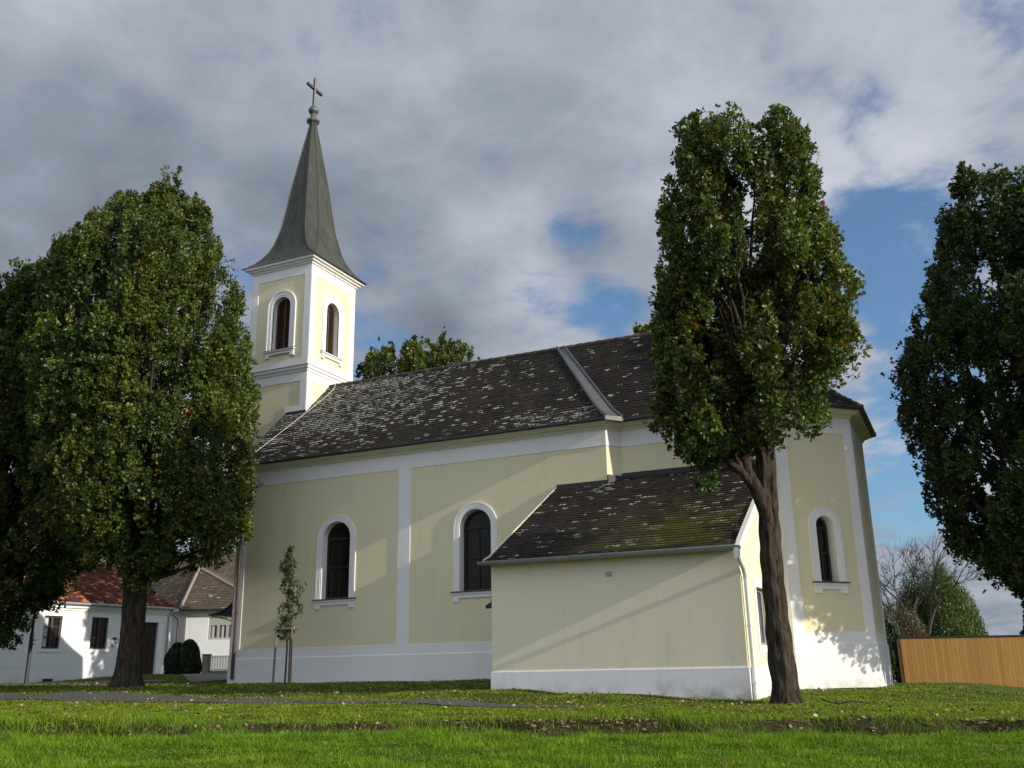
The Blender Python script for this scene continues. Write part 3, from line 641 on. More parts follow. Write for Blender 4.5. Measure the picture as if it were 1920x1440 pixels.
mb = MB(); mb.lathe(SC[0], SC[1], [(.13, 23.50), (.20, 23.60), (.29, 23.68), (.30, 23.76), (.15, 23.84), (.125, 24.05)], 8, math.pi / 8)
mb.lathe(SC[0], SC[1], [(.11, 24.0), (.13, 24.08), (.22, 24.20), (.235, 24.30), (.17, 24.42), (.07, 24.50)], 16); P(mb, 'finial', M['zinc'], spire)
mb = MB(); mb.lathe(SC[0], SC[1], [(.075, 24.45), (.065, 25.9), (.03, 25.98)], 8)
mb.box(SC[0] - .055, SC[0] + .055, SC[1] - .53, SC[1] + .53, 25.33, 25.44); P(mb, 'cross', simple('cross_metal', (0.085, 0.08, 0.075), 0.45, 0.5, 0.5), spire)
# small curved canopy on the west side of the tower
mb = MB(); cur = [(0, 3.35), (.15, 3.02), (.4, 2.75), (.75, 2.52), (1.15, 2.42), (1.5, 2.38)]
for (a, z0), (b, z1) in zip(cur[:-1], cur[1:]): TWt.face = None; mb.hexa([TWt.pt(.4, a, z0 - .03), TWt.pt(2.7, a, z0 - .03), TWt.pt(2.7, b, z1 - .03), TWt.pt(.4, b, z1 - .03), TWt.pt(.4, a, z0), TWt.pt(2.7, a, z0), TWt.pt(2.7, b, z1), TWt.pt(.4, b, z1)])
for s_ in (.45, 2.65):
    mb.face([TWt.pt(s_, a, z - .02) for a, z in cur] + [TWt.pt(s_, 0, 2.36)])
    mb.tube([TWt.pt(s_, 0, 2.0), TWt.pt(s_, .6, 2.16), TWt.pt(s_, 1.45, 2.34)], .02, 5)
    for a in (.3, .6, .9): mb.tube([TWt.pt(s_, a, 2.08 + a * .13), TWt.pt(s_, a + .15, 2.40)], .012, 4)
P(mb, 'porch_canopy', simple('canopy_sheet', (0.05, 0.06, 0.075), 0.5))

# ---- annexe
AX0, AX1, AY = -10.87, -4.66, 22.0
AS, AE, AW = Wall((AX0, AY), (1, 0)), Wall((AX1, AY), (0, 1)), Wall((AX0, 26.6), (0, -1))
la = AX1 - AX0
def za(y): return 2.72 + (y - 21.86) * .544
aw_hole = [(1.56, .54), (2.79, .54), (2.79, 1.88), (1.56, 1.88)]
mb = MB(); AS.sheet(mb, [(0, -1.3), (la, -1.3), (la, 2.68), (0, 2.68)])
AE.sheet(mb, [(0, -1.3), (5.0, -1.3), (5.0, za(27) - .05), (0, 2.68)], [aw_hole], 0, .18)
AW.sheet(mb, [(0, -1.3), (4.6, -1.3), (4.6, 2.68), (0, za(26.6) - .05)])
P(mb, 'annexe_wall', M['cream_annexe'])
mb = MB(); sweep(mb, [(AX0, 26.5), (AX0, AY), (AX1, AY), (AX1, 27)], [(-.02, -1.3), (.03, -1.3), (.03, .035), (.018, .06), (-.02, .06)]); P(mb, 'annexe_plinth', M['white_foot'])
mb = MB(); random.seed(8)
def aprof(t): return t * .62 if t < .07 else .07 * .62 + (t - .07) * (1 - .07 * .62) / .93
course_roof(mb, sloped((AX0 - .07, 21.70, 2.70), (AX0 - .07, 26.55, 5.30), aprof), sloped((AX1 + .02, 21.70, 2.70), (AX1 + .02, 26.55, 5.30), aprof), 34, (1, 0, 0), .018)
course_roof(mb, sloped((-9.3, 26.55, 5.30), (-9.3, 27.02, 5.52), lambda t: t), sloped((AX1 + .02, 26.55, 5.30), (AX1 + .02, 27.02, 5.52), lambda t: t), 3, (1, 0, 0), .018, 0, 34)
aroof = P(mb, 'annexe_roof', M['annexe_tile'])
mb = MB(); mb.box(AX0 - .05, AX1 + .0, 21.74, 21.80, 2.60, 2.70); mb.box(AX0 - .05, AX1, 21.80, 22.02, 2.62, 2.66); P(mb, 'annexe_eave_board', M['cornice'])
mb = MB(); W_nave.slab(mb, AX0 + 22.95, 13.68, 0.0, .05, 5.2, 5.40); W_step.slab(mb, 0, lens[2], 0, .05, 5.25, 5.56); W_ch.slab(mb, 0, 4.30, 0, .06, 5.4, 5.64); P(mb, 'flashing', M['flash'])
mb = MB()
pts = [(21.52, 2.50), (21.66, 2.60), (21.86, 2.73), (22.3, 2.99), (27.0, za(27.0) + .02)]
for (a, z0), (b, z1) in zip(pts[:-1], pts[1:]): mb.hexa([(AX1 - .0, a, z0 - .14), (AX1 + .11, a, z0 - .14), (AX1 + .11, b, z1 - .14), (AX1, b, z1 - .14), (AX1, a, z0 + .05), (AX1 + .11, a, z0 + .05), (AX1 + .11, b, z1 + .05), (AX1, b, z1 + .05)])
P(mb, 'bargeboard', M['white'])
mb = MB()
pts = [(21.70, 2.70), (22.04, 2.83), (26.5, 5.26)]
for (a, z0), (b, z1) in zip(pts[:-1], pts[1:]): mb.hexa([(AX0 - .085, a, z0 - .06), (AX0 - .05, a, z0 - .06), (AX0 - .05, b, z1 - .06), (AX0 - .085, b, z1 - .06), (AX0 - .085, a, z0 + .03), (AX0 - .05, a, z0 + .03), (AX0 - .05, b, z1 + .03), (AX0 - .085, b, z1 + .03)])
P(mb, 'bargeboard', M['cornice'])
# half-round gutter
mb = MB(); n = 8
def gut(y0, z0, x0, x1, r=.075):
    for k in range(n):
        a, b = math.pi + math.pi * k / n, math.pi + math.pi * (k + 1) / n
        for rr, fl_ in ((r, 0), (r - .008, 1)):
            q = [(x0, y0 + rr * math.cos(a), z0 + rr * math.sin(a)), (x1, y0 + rr * math.cos(a), z0 - .03 + rr * math.sin(a)), (x1, y0 + rr * math.cos(b), z0 - .03 + rr * math.sin(b)), (x0, y0 + rr * math.cos(b), z0 + rr * math.sin(b))]
            mb.face(q if fl_ else q[::-1])
    for x, dz in ((x0, 0), (x1, -.03)): mb.face([(x, y0 + r * math.cos(math.pi + math.pi * k / n), z0 + dz + r * math.sin(math.pi + math.pi * k / n)) for k in range(n + 1)])
    mb.tube([(x0, y0 - r, z0), (x1, y0 - r, z0 - .03)], .011, 6)
    x = x0 + .5
    while x < x1: mb.tube([(x, y0 + r, z0 + .01), (x, y0 + r * .7, z0 - r * .75), (x, y0, z0 - r - .006), (x, y0 - r * .75, z0 - r * .7), (x, y0 - r - .008, z0)], .009, 4); x += .82
gut(21.63, 2.66, AX0 - .17, AX1 + .13); gutter = P(mb, 'gutter', M['gutter'])
mb = MB(); mb.tube([(-4.62, 21.64, 2.58), (-4.60, 21.66, 2.45), (-4.585, 21.78, 2.30), (-4.575, 22.02, 2.14), (-4.57, 22.11, 1.98), (-4.57, 22.12, 0.4), (-4.57, 22.12, -0.72)], .048, 12)
for z in (1.95, .9, -.3): mb.tube([(-4.57, 22.12, z), (-4.57, 22.12, z + .05)], .06, 12)
P(mb, 'downpipe', M['pale_pipe'])
mb = MB(); AE.slab(mb, 1.38, 1.56, -.02, .02, .36, 2.06); AE.slab(mb, 2.79, 2.97, -.02, .02, .36, 2.06); AE.slab(mb, 1.56, 2.79, -.02, .0195, .36, .54); AE.slab(mb, 1.56, 2.79, -.02, .0195, 1.88, 2.06)
win = P(mb, 'annexe_window', M['white'])
mb = MB(); AE.slab(mb, 1.56, 2.79, -.18, -.16, .54, 1.88); P(mb, 'pane', M['glass_grey'], win)
mb = MB()
for a, b, c, d in ((1.56, 1.63, .54, 1.88), (2.72, 2.79, .54, 1.88), (1.63, 2.72, .54, .61), (1.63, 2.72, 1.81, 1.88), (2.14, 2.20, .61, 1.81)): AE.slab(mb, a, b, -.16, -.11, c, d)
P(mb, 'frame', simple('grey_window_frame', (0.30, 0.30, 0.29), 0.5), win)
mb = MB(); AS.slab(mb, 3.03, 3.19, -.01, .012, 2.16, 2.28)
for k in range(5): AS.slab(mb, 3.045, 3.175, .012, .02, 2.172 + k * .021, 2.183 + k * .021)
P(mb, 'vent', simple('vent_grille', (0.42, 0.40, 0.35), 0.6))
fl_ = empty('wall_lamp', (AX0 - .05, 22.12, 1.6), 'small black lamp fixed to the annexe corner beside the arched window', 'lamp')
mb = MB(); mb.hexa([(AX0 - .03, 22.05, 1.66), (AX0, 22.05, 1.66), (AX0, 22.2, 1.66), (AX0 - .03, 22.2, 1.66), (AX0 - .03, 22.05, 2.02), (AX0, 22.05, 2.02), (AX0, 22.2, 2.02), (AX0 - .03, 22.2, 2.02)]); mb.build('bracket', M['black'], fl_)
mb = MB(); mb.hexa([(AX0 - .19, 22.02, 1.57), (AX0 - .03, 22.02, 1.60), (AX0 - .03, 22.22, 1.60), (AX0 - .19, 22.22, 1.57), (AX0 - .17, 22.02, 1.64), (AX0 - .03, 22.02, 1.72), (AX0 - .03, 22.22, 1.72), (AX0 - .17, 22.22, 1.64)])
mb.tube([(AX0 - .10, 22.12, 1.64), (AX0 - .05, 22.12, 1.8), (AX0 - .02, 22.12, 1.95)], .014, 6); mb.build('lamp_head', M['black'], fl_)

# ------------------------------------------------------------------ trees
def leaf_quads(P, N_, Ldir, ln, wd, rng, fold=0.25):
    """P centres, N_ normals, Ldir length directions -> 4-corner kite leaves"""
    S = np.cross(N_, Ldir); S /= np.linalg.norm(S, axis=1, keepdims=True) + 1e-9
    ln = ln[:, None]; wd = wd[:, None]
    a = P - Ldir * ln * .5; c = P + Ldir * ln * .5; m = P + Ldir * ln * .12
    b = m + S * wd * .5 + N_ * wd * fold; d = m - S * wd * .5 + N_ * wd * fold
    co = np.stack([a, b, c, d], 1).reshape(-1, 3); return co, np.arange(len(co)).reshape(-1, 4)
def unit(v): return v / (np.linalg.norm(v, axis=-1, keepdims=True) + 1e-9)
LV, FV = np.array([0.9072, 0.4207, 0.0]), np.array([-0.4207, 0.9072, 0.0])
def oak(name, label, base, prof, seed, ntips, group, trunk_r=0.33, fork=3.4, leaf=0.115, lobes=150, lob_r=(0.36, 0.62), lean=(0, 0), autumn=0.02, tint=(0.080, 0.108, 0.018), limbs=26, depth=1.0, trunk_top=None, stub=False, hero=False, inner=0.25, extra_spots=(), fill=1.0):
    rng = np.random.default_rng(seed); random.seed(seed)
    bx, by, bz = base
    root = empty(name, base, label, 'tree', group)
    prof = sorted(prof); zs = np.array([p[0] for p in prof]); la_ = np.array([p[1] for p in prof]); lb_ = np.array([p[2] for p in prof])
    # ---- lobe centres inside the outline
    C_ = []; SZ = []
    wgt = (lb_ - la_); zz_ = np.linspace(zs[0], zs[-1], 200); ww = np.interp(zz_, zs, wgt) + .3; cdf = np.cumsum(ww) / ww.sum()
    for k in range(lobes):
        z = np.interp(rng.random(), cdf, zz_); l, r = np.interp(z, zs, la_), np.interp(z, zs, lb_); c = (l + r) / 2; h = (r - l) / 2
        sr = rng.uniform(*lob_r); sr = min(sr, max(.22, h * .8)); th = rng.uniform(0, 2 * math.pi)
        q = (max(0, h - sr * .85)) * (1.0 if rng.random() > inner else rng.uniform(.15, .75))
        if rng.random() < .25: q = q * 1.0 + sr * .35; sr *= .72
        C_.append(np.array([bx, by, 0]) + LV * (c + q * math.cos(th)) + FV * (q * depth * math.sin(th)) + np.array([0, 0, z])); SZ.append(sr)
    C_ = np.array(C_); SZ = np.array(SZ); C_[:, 2] = np.minimum(C_[:, 2], zs[-1] - .15); SZ = np.where(C_[:, 2] > zs[0] + .62 * (zs[-1] - zs[0]), SZ * .74, SZ)
    # ---- twig tips on the lobes (flame shaped, upright)
    dens_ = SZ ** 2 * rng.lognormal(0, .55, len(C_)); over = np.where(rng.random(len(C_)) < .38, rng.uniform(.18, .55, len(C_)), rng.uniform(-.25, .02, len(C_))) * np.clip(np.interp(C_[:, 2], zs, (lb_ - la_) / 2) / 1.6, .25, 1)
    sp_n = int(lobes * .16); sz_z = zs[0] + (zs[-1] - zs[0]) * rng.uniform(.45, 1.0, sp_n); sa = rng.uniform(0, 6.28, sp_n); sh_ = np.interp(sz_z, zs, (lb_ - la_) / 2); scn = np.interp(sz_z, zs, (lb_ + la_) / 2)
    spk = np.array([bx, by, 0]) + LV * (scn + sh_ * .92 * np.cos(sa))[:, None] + FV * (sh_ * .92 * depth * np.sin(sa))[:, None]; spk[:, 2] = sz_z + .05
    C_ = np.concatenate([C_, spk]); SZ = np.concatenate([SZ, rng.uniform(.20, .32, sp_n)]); over = np.concatenate([over, rng.uniform(.2, .4, sp_n)]); dens_ = np.concatenate([dens_, np.full(sp_n, dens_.mean() * .75)])
    pick = rng.choice(len(C_), ntips, p=dens_ / dens_.sum())
    ntuft = ntips // 7; pk_t = rng.choice(len(C_), ntuft, p=dens_ / dens_.sum()); vt = unit(rng.normal(size=(ntuft, 3))); rt = rng.uniform(.35, 1.06, ntuft) ** .6
    ti = rng.integers(0, ntuft, ntips); pick = pk_t[ti]; v = unit(vt[ti] + rng.normal(size=(ntips, 3)) * .05); rad = rt[ti]; tuftc = rng.uniform(.58, 1.42, ntuft)[ti]
    pr = C_[pick]; sz = SZ[pick]
    el_ = (np.where(np.arange(len(C_)) >= lobes, 1.35, 1.0) * np.where(C_[:, 2] > zs[0] + .62 * (zs[-1] - zs[0]), rng.uniform(1.9, 3.2, len(C_)), rng.uniform(1.4, 2.2, len(C_))))[pick]
    off = v * (sz * rad)[:, None]; off[:, 2] *= el_; taper = np.where(off[:, 2] > 0, 1 - .55 * np.abs(off[:, 2]) / (sz * el_), 1.0); off[:, :2] *= taper[:, None]
    T = pr + off + rng.normal(size=(ntips, 3)) * np.array([.050, .050, .145])
    # clip to the outline
    lx = (T - np.array([bx, by, 0])) @ LV; fx = (T - np.array([bx, by, 0])) @ FV
    l, r = np.interp(T[:, 2], zs, la_), np.interp(T[:, 2], zs, lb_); c = (l + r) / 2; h = (r - l) / 2
    ho = h + over[pick] * (h > .5); e_ = np.hypot((lx - c) / ho, fx / (ho * depth)); jag = 1.0 + .08 * np.sin(T[:, 2] * 3.1 + 5 * np.arctan2(fx, lx - c)) * np.sin(T[:, 2] * 7 + seed) + rng.normal(0, .025, len(T))
    keep = (e_ < jag) & (T[:, 2] < zs[-1] + .1 + over[pick] * 1.6) & (T[:, 2] > zs[0] - .5)
    # irregular gaps
    g_ = np.sin(T[:, 0] * 2.3 + seed) * np.sin(T[:, 1] * 2.1 + 2 * seed) * np.sin(T[:, 2] * 1.25 + seed * .7); keep &= (g_ < .45 + .5 * fill)
    T = T[keep]; pick = pick[keep]; v = v[keep]; tuftc = tuftc[keep]; n = len(T)
    per = 5
    tip = np.repeat(T, per, 0); out_ = np.repeat(unit(v + np.array([0, 0, .75])), per, 0)
    dirv = unit(out_ * .9 + rng.normal(size=(n * per, 3)) * .75); nrm = unit(np.repeat(unit(v + np.array([0, 0, .35])), per, 0) + rng.normal(size=(n * per, 3)) * .65)
    nrm = unit(nrm - dirv * (nrm * dirv).sum(1, keepdims=True))
    ln = rng.uniform(.75, 1.25, n * per) * leaf; P_ = tip + dirv * (ln * .55)[:, None] + rng.normal(size=(n * per, 3)) * .022
    co, fc = leaf_quads(P_, nrm, dirv, ln, ln * rng.uniform(.5, .72, n * per), rng)
    base_c = np.array(tint); lobt = rng.uniform(.62, 1.35, len(C_))[pick]; tipt = rng.uniform(.85, 1.18, n); warm = rng.normal(0, .12, len(C_))[pick]
    colr = base_c[None] * (lobt * tipt * tuftc)[:, None]; colr = colr * (1 + np.stack([warm, warm * .3, -warm * .3], 1))
    au = rng.random(n) < autumn * .25
    spots = rng.choice(len(C_), max(1, int(len(C_) * autumn)), replace=False)
    for s_ in spots: cpt = C_[s_] + unit(rng.normal(size=3)) * SZ[s_] * .8; au |= (np.linalg.norm(T - cpt, axis=1) < rng.uniform(.14, .3))
    for sx in extra_spots: au |= (np.linalg.norm(T - np.array(sx[:3]), axis=1) < sx[3])
    oc = np.array([[.38, .20, .03], [.42, .14, .03], [.22, .13, .05]])[rng.integers(0, 3, n)]; mixf = (au * rng.uniform(.4, 1, n))[:, None]; colr = colr * (1 - mixf) + oc * mixf
    colr = np.repeat(np.repeat(colr, per, 0) * rng.uniform(.8, 1.2, (n * per, 1)), 4, 0)
    o = np_mesh('crown', co, fc, M['leaf'], root, tint=colr, loc=tuple(root.location - Vector((0, 0, 0))) )
    # ---- trunk: tapered, furrowed, flared foot
    tt = trunk_top or (zs[0] + (zs[-1] - zs[0]) * .45)
    mb = MB(); nseg = 96 if hero else 40; nr = 120 if hero else 50; rngp = random.Random(seed)
    ph = [rngp.uniform(0, 6.28) for _ in range(6)]; zlist = [bz - .35 + (tt - bz + .35) * (k / nr) for k in range(nr + 1)]
    for k, z in enumerate(zlist):
        t = (z - bz) / (tt - bz); rr = trunk_r * ((1 - .30 * min(1, max(0, t) * 1.5)) if z < fork + .3 else .70 * (1 - .8 * (z - fork - .3) / (tt - fork))) + trunk_r * .30 * math.exp(-max(0, z - bz) / .25)
        cx = bx + lean[0] * t + .05 * math.sin(z * .9 + ph[0]); cy = by + lean[1] * t + .05 * math.cos(z * .8 + ph[1])
        for j in range(nseg):
            a = 2 * math.pi * j / nseg; q = 1 + .07 * math.sin(3 * a + ph[2] + z * .5) + .05 * math.sin(7 * a + ph[3] + z * .8) + .03 * math.sin(11 * a + ph[4] - z * 2.1)
            q += .030 * abs(math.sin(a * 11 + 1.3 * math.sin(z * 1.7 + ph[0]) + .5 * math.sin(z * 6 + 3 * a))) ** .6 * (1 + .5 * math.sin(z * 13 + 5 * a)) + .012 * math.sin(27 * a + 3 * math.sin(z * 4 + a))
            if hero: q += .16 * math.exp(-((z - .55) / .35) ** 2) * max(0, math.cos(a + 2.1)) + .12 * math.exp(-((z - .1) / .3) ** 2) * max(0, math.cos(a - 3.6)) + .05 * math.sin(z * 9 + 4 * a)
            q += .10 * math.exp(-max(0, z - bz) / .25) * math.sin(5 * a + ph[5])
            mb.v.append((cx + rr * q * math.cos(a), cy + rr * q * math.sin(a), z))
    for k in range(nr):
        for j in range(nseg): mb.f.append((k * nseg + j, k * nseg + (j + 1) % nseg, (k + 1) * nseg + (j + 1) % nseg, (k + 1) * nseg + j)); mb.m.append(0)
    mb.build('trunk', M['bark'], root, smooth=True)
    # ---- limbs rising steeply into the crown
    lb = MB(); order = list(range(len(C_))); rngp.shuffle(order)
    for i, k in enumerate(order[:limbs]):
        c = Vector(C_[k]); z0 = max(fork - .1, min(c.z - 1.2, fork + rngp.random() * (c.z - fork) * .55)); t = (z0 - bz) / (tt - bz)
        a = Vector((bx + lean[0] * t, by + lean[1] * t, z0)); m = a.lerp(c, .45) + Vector(((c.x - a.x) * .22, (c.y - a.y) * .22, -.1 * (c.z - a.z)))
        pts = [a * (1 - s) ** 2 + m * 2 * s * (1 - s) + c * s * s + Vector((rngp.uniform(-.05, .05), rngp.uniform(-.05, .05), 0)) for s in [q / 7 for q in range(8)]]
        r0 = trunk_r * (.36 if z0 < fork + 1.5 else .22) * min(1, .5 + (c.z - z0) / 6); lb.tube(pts, [max(.012, r0 * (1 - q / 7 * .88)) for q in range(8)], 7, False)
        for _ in range(4):
            s = rngp.uniform(.45, .95); p = pts[int(s * 7)]; w_ = p + Vector((rngp.uniform(-.4, .4), rngp.uniform(-.4, .4), rngp.uniform(.3, .8))); lb.tube([p, p.lerp(w_, .5) + Vector((rngp.uniform(-.08, .08), 0, -.04)), w_], [.022, .015, .006], 5, False)
    if stub:   # big forked limb on the left with a sawn stub
        def at(l, z, f=0.0): q = np.array([bx, by, 0]) + LV * l + FV * f; return (q[0], q[1], z)
        lb.tube([at(.0, 2.95, -.02), at(-.10, 3.35, -.08), at(-.24, 3.75, -.12), at(-.42, 4.2, -.1), at(-.42, 4.7), at(-.55, 5.5), at(-.8, 6.6), at(-1.0, 8.2)], [.13, .16, .145, .125, .115, .10, .07, .03], 12, False)
        lb.tube([at(-.30, 3.8, -.14), at(-.55, 4.15, -.16), at(-.78, 4.32, -.18), at(-.90, 4.50, -.18)], [.11, .095, .085, .08], 10)
        lb.tube([at(-.50, 4.1, -.14), at(-.62, 4.45, -.1), at(-.7, 5.2, 0), at(-1.2, 6.2, .1)], [.08, .07, .055, .03], 8, False)
    lb.build('limbs', M['bark'], root, smooth=True)
    return root
ROW = 'columnar oaks standing in rows around the church'
MID = [(13.18, -0.34, -0.15), (12.85, -.75, .15), (12.6, -1.24, 1.15), (12.35, -1.45, 1.45), (11.9, -1.67, 1.9), (11.18, -1.85, 2.08), (10.19, -2.06, 1.97), (9.36, -2.18, 2.26), (8.28, -2.27, 2.45), (7.22, -2.31, 2.42), (6.46, -2.36, 2.23), (5.7, -2.37, 1.66), (5.25, -2.5, 1.5), (4.85, -2.15, 0.7), (4.5, -1.85, -0.75), (4.25, -1.6, -0.95)]
oak('oak_tree', 'tall dark-trunked oak standing right in front of the chancel and annexe corner', (-3.8, 21.38, -.70), MID, 11, 37000, ROW, .245, 4.9, .100, 160, (.36, .62), limbs=60, depth=.92, stub=True, hero=True, autumn=.05, fill=.75, inner=.28, trunk_top=10.5)
A_ = [(16.26, -0.42, 0.24), (15.55, -0.95, 0.75), (14.55, -1.95, 1.63), (13.9, -2.9, 2.1), (12.43, -3.75, 2.67), (10.93, -3.8, 2.93), (9.47, -3.9, 3.15), (7.7, -3.55, 3.35), (5.98, -3.25, 3.4), (4.97, -2.89, 3.38), (4.15, -2.3, 2.94), (3.33, -1.23, 2.6), (3.02, -0.38, 1.0)]
oak('oak_tree', 'broad full oak with thick trunk in front of the white house and church tower', (-22.9, 22.0, -.18), A_, 23, 74000, ROW, .355, 2.9, .108, 270, (.40, .75), limbs=46, autumn=.02, inner=.15, fill=.95, tint=(0.080, 0.110, 0.019))
B_ = [(15.6, 2.5, 3.4), (15.1, 2.1, 3.9), (14.4, 1.0, 4.3), (13.8, -.4, 4.6), (12.8, -1.2, 4.8), (11.4, -2.0, 4.9), (9.5, -2.6, 4.9), (7.0, -3.0, 4.8), (5.0, -3.6, 4.4), (3.2, -3.5, 3.3), (2.3, -3.0, 2.4), (1.6, -2.2, 1.9)]
oak('oak_tree', 'leafy oak cut by the left edge of the photo with branches hanging low', (-31.0, 22.2, -.12), B_, 37, 72000, ROW, .38, 2.6, .125, 260, (.45, .75), limbs=30, autumn=.01, inner=.3, fill=1)
Rt = [(14.3, -1.25, -.3), (13.9, -1.4, .9), (13.0, -1.65, 3.0), (11.89, -2.15, 4.06), (10.5, -2.65, 4.57), (9.3, -3.5, 4.7), (8.9, -3.94, 4.75), (7.18, -3.86, 4.63), (5.6, -3.38, 4.13), (4.08, -3.08, 3.49), (2.89, -2.41, 2.94), (1.88, -1.6, 2.0)]
oak('oak_tree', 'nearly black shaded oak at the right edge of the photo, beside the apse', (2.45, 30.5, -1.0), Rt, 41, 74000, ROW, .38, 2.2, .120, 300, (.42, .75), limbs=60, autumn=.005, inner=.35, fill=.75, depth=1.1, tint=(.048, .072, .016))  # leaf tint darkened too, so part of the tree's shade is in its colour
oak('oak_tree', 'unseen oak added outside the frame on the right to shade the dark oak', (10.5, 30.5, -1.3), [(15.6, -.8, .8), (14.5, -2.6, 2.6), (11, -4.4, 4.4), (7.6, -4.6, 4.6), (6.9, -3.5, 3.5)], 43, 16000, ROW, .38, 2.4, .20, 150, (.6, .9), limbs=14, inner=.25)  # added tree, never in view; its raised crown shades the right-hand oak
oak('oak_tree', 'oak top with two peaks rising behind the nave roof next to the tower', (-22.2, 38.2, -.1), [(15.35, .2, 1.2), (15.0, -2.2, 1.7), (14.7, -2.6, 2.1), (14.3, -3.1, 2.8), (13.8, -3.5, 3.2), (12.8, -3.4, 3.3), (10, -3.3, 3.3), (6, -2.8, 2.8), (3, -1.5, 1.5)], 53, 30000, ROW, .34, 2.4, .14, 230, (.42, .66), limbs=14, inner=.35, autumn=.01)
oak('oak_tree', 'tip of an oak just showing over the ridge beside the big front oak', (-10.6, 38.2, -.4), [(14.6, -.5, -.2), (14.0, -.9, .9), (13.0, -2.2, 2.2), (9, -2.6, 2.6), (5, -2.4, 2.4), (3, -1.5, 1.5)], 59, 5000, ROW, .34, 2.4, .17, 80, (.4, .62), limbs=10, inner=.2, autumn=.0)

# young staked oak
sx, sy = -18.9, 24.3; szb = tz(sx, sy)
sap = empty('sapling', (sx, sy, szb), 'slim young oak tied between three stakes in front of the nave wall', 'tree')
mb = MB(); mb.tube([(sx, sy, szb - .1), (sx + .02, sy, szb + .9), (sx - .02, sy + .02, szb + 1.9), (sx + .03, sy, szb + 3.0), (sx + .05, sy, szb + 3.95)], [.032, .028, .024, .015, .006], 8, False)
rs = random.Random(3)
for k in range(26):
    z = szb + 1.35 + k * .095; a = rs.uniform(0, 6.28); L_ = rs.uniform(.12, .34); mb.tube([(sx, sy, z), (sx + L_ * .5 * math.cos(a), sy + L_ * .5 * math.sin(a), z + .12), (sx + L_ * math.cos(a), sy + L_ * math.sin(a), z + .34)], [.01, .007, .003], 4, False)
mb.build('trunk', M['twig'], sap)
rg = np.random.default_rng(4); n = 620; z = rg.uniform(1.3, 4.05, n); rmax = np.interp(z, [1.3, 1.7, 2.2, 2.9, 3.4, 4.05], [.16, .36, .34, .40, .28, .08]); rmax *= .40 + .75 * np.sin(z * 4.6 + 1) ** 2
a = rg.uniform(0, 6.28, n); q = rmax * np.sqrt(rg.random(n)); Tp = np.stack([sx + .02 + q * np.cos(a) + .13 * np.sin(z * 3.1), sy + q * np.sin(a), szb + z], 1)
Tp = np.repeat(Tp, 3, 0) + rg.normal(size=(n * 3, 3)) * .035; dv = unit(rg.normal(size=(n * 3, 3)) + np.array([0, 0, .6])); nv = unit(rg.normal(size=(n * 3, 3)) + np.array([0, 0, .4])); nv = unit(nv - dv * (nv * dv).sum(1, keepdims=True))
co, fc = leaf_quads(Tp, nv, dv, rg.uniform(.07, .12, n * 3), rg.uniform(.04, .065, n * 3), rg)
tn = np.repeat(np.array([[.062, .085, .022]]) * rg.uniform(.7, 1.3, (n * 3, 1)), 4, 0); np_mesh('crown', co, fc, M['leaf'], sap, tint=tn, loc=tuple(sap.location))
gd = empty('tree_guard', (sx, sy, szb), 'three thin wooden stakes joined by rails around the young oak', 'tree guard')
st = [(-.24, -.20), (.30, -.16), (-.10, .30)]
for a, b in st:
    mb = MB(); mb.tube([(sx + a * 1.12, sy + b * 1.12, szb - .3), (sx + a, sy + b, szb + 1.62)], [.036, .032], 9); mb.build('stake', M['stake'], gd)
for k in range(3):
    a, b = st[k], st[(k + 1) % 3]; mb = MB(); d = (Vector(b) - Vector(a)).normalized() * .08
    mb.tube([(sx + a[0] - d.x, sy + a[1] - d.y, szb + 1.6), (sx + b[0] + d.x, sy + b[1] + d.y, szb + 1.6)], .034, 8); mb.build('rail', M['stake'], gd)

# ------------------------------------------------------------------ white house on the left
hx, hy = -40.78, 31.79; hd = Vector((0.1621, 0.9868)); HW = Wall((hx, hy), hd)      # s=0 at the left frame edge, s=8.95 at the corner
house = empty('white_house', (-42, 34, 0.0), 'long low white house with patchy orange tiled roof behind the left trees', 'house')
def HP(mb, name, mat, parent=house, **k): return mb.build(name, mat, parent, **k)
SL, SR, ZG = -9.0, 8.95, 3.62
wins = [(-1.45, .46, 1.53, 3.07), (2.2, .46, 1.53, 3.07), (4.72, .47, 1.54, 3.08), (-5.0, .46, 1.53, 3.07)]
vents = [(2.28, .27, -.10, .15), (-.35, .27, -.14, .12)]
door = (7.15, 8.12, .22, 2.93)
hs = [[(c - h, a), (c + h, a), (c + h, b), (c - h, b)] for c, h, a, b in wins + vents] + [[(door[0], door[2]), (door[1], door[2]), (door[1], door[3]), (door[0], door[3])]]
mb = MB(); HW.sheet(mb, [(SL, -1), (SR, -1), (SR, ZG), (SL, ZG)], hs, 0, .16)
E_ = Wall(HW.pt(SR, 0, 0)[:2], (-hd.y, hd.x)); E_.sheet(mb, [(0, -1), (9, -1), (9, ZG), (0, ZG)])
HP(mb, 'wall', M['house_white'])
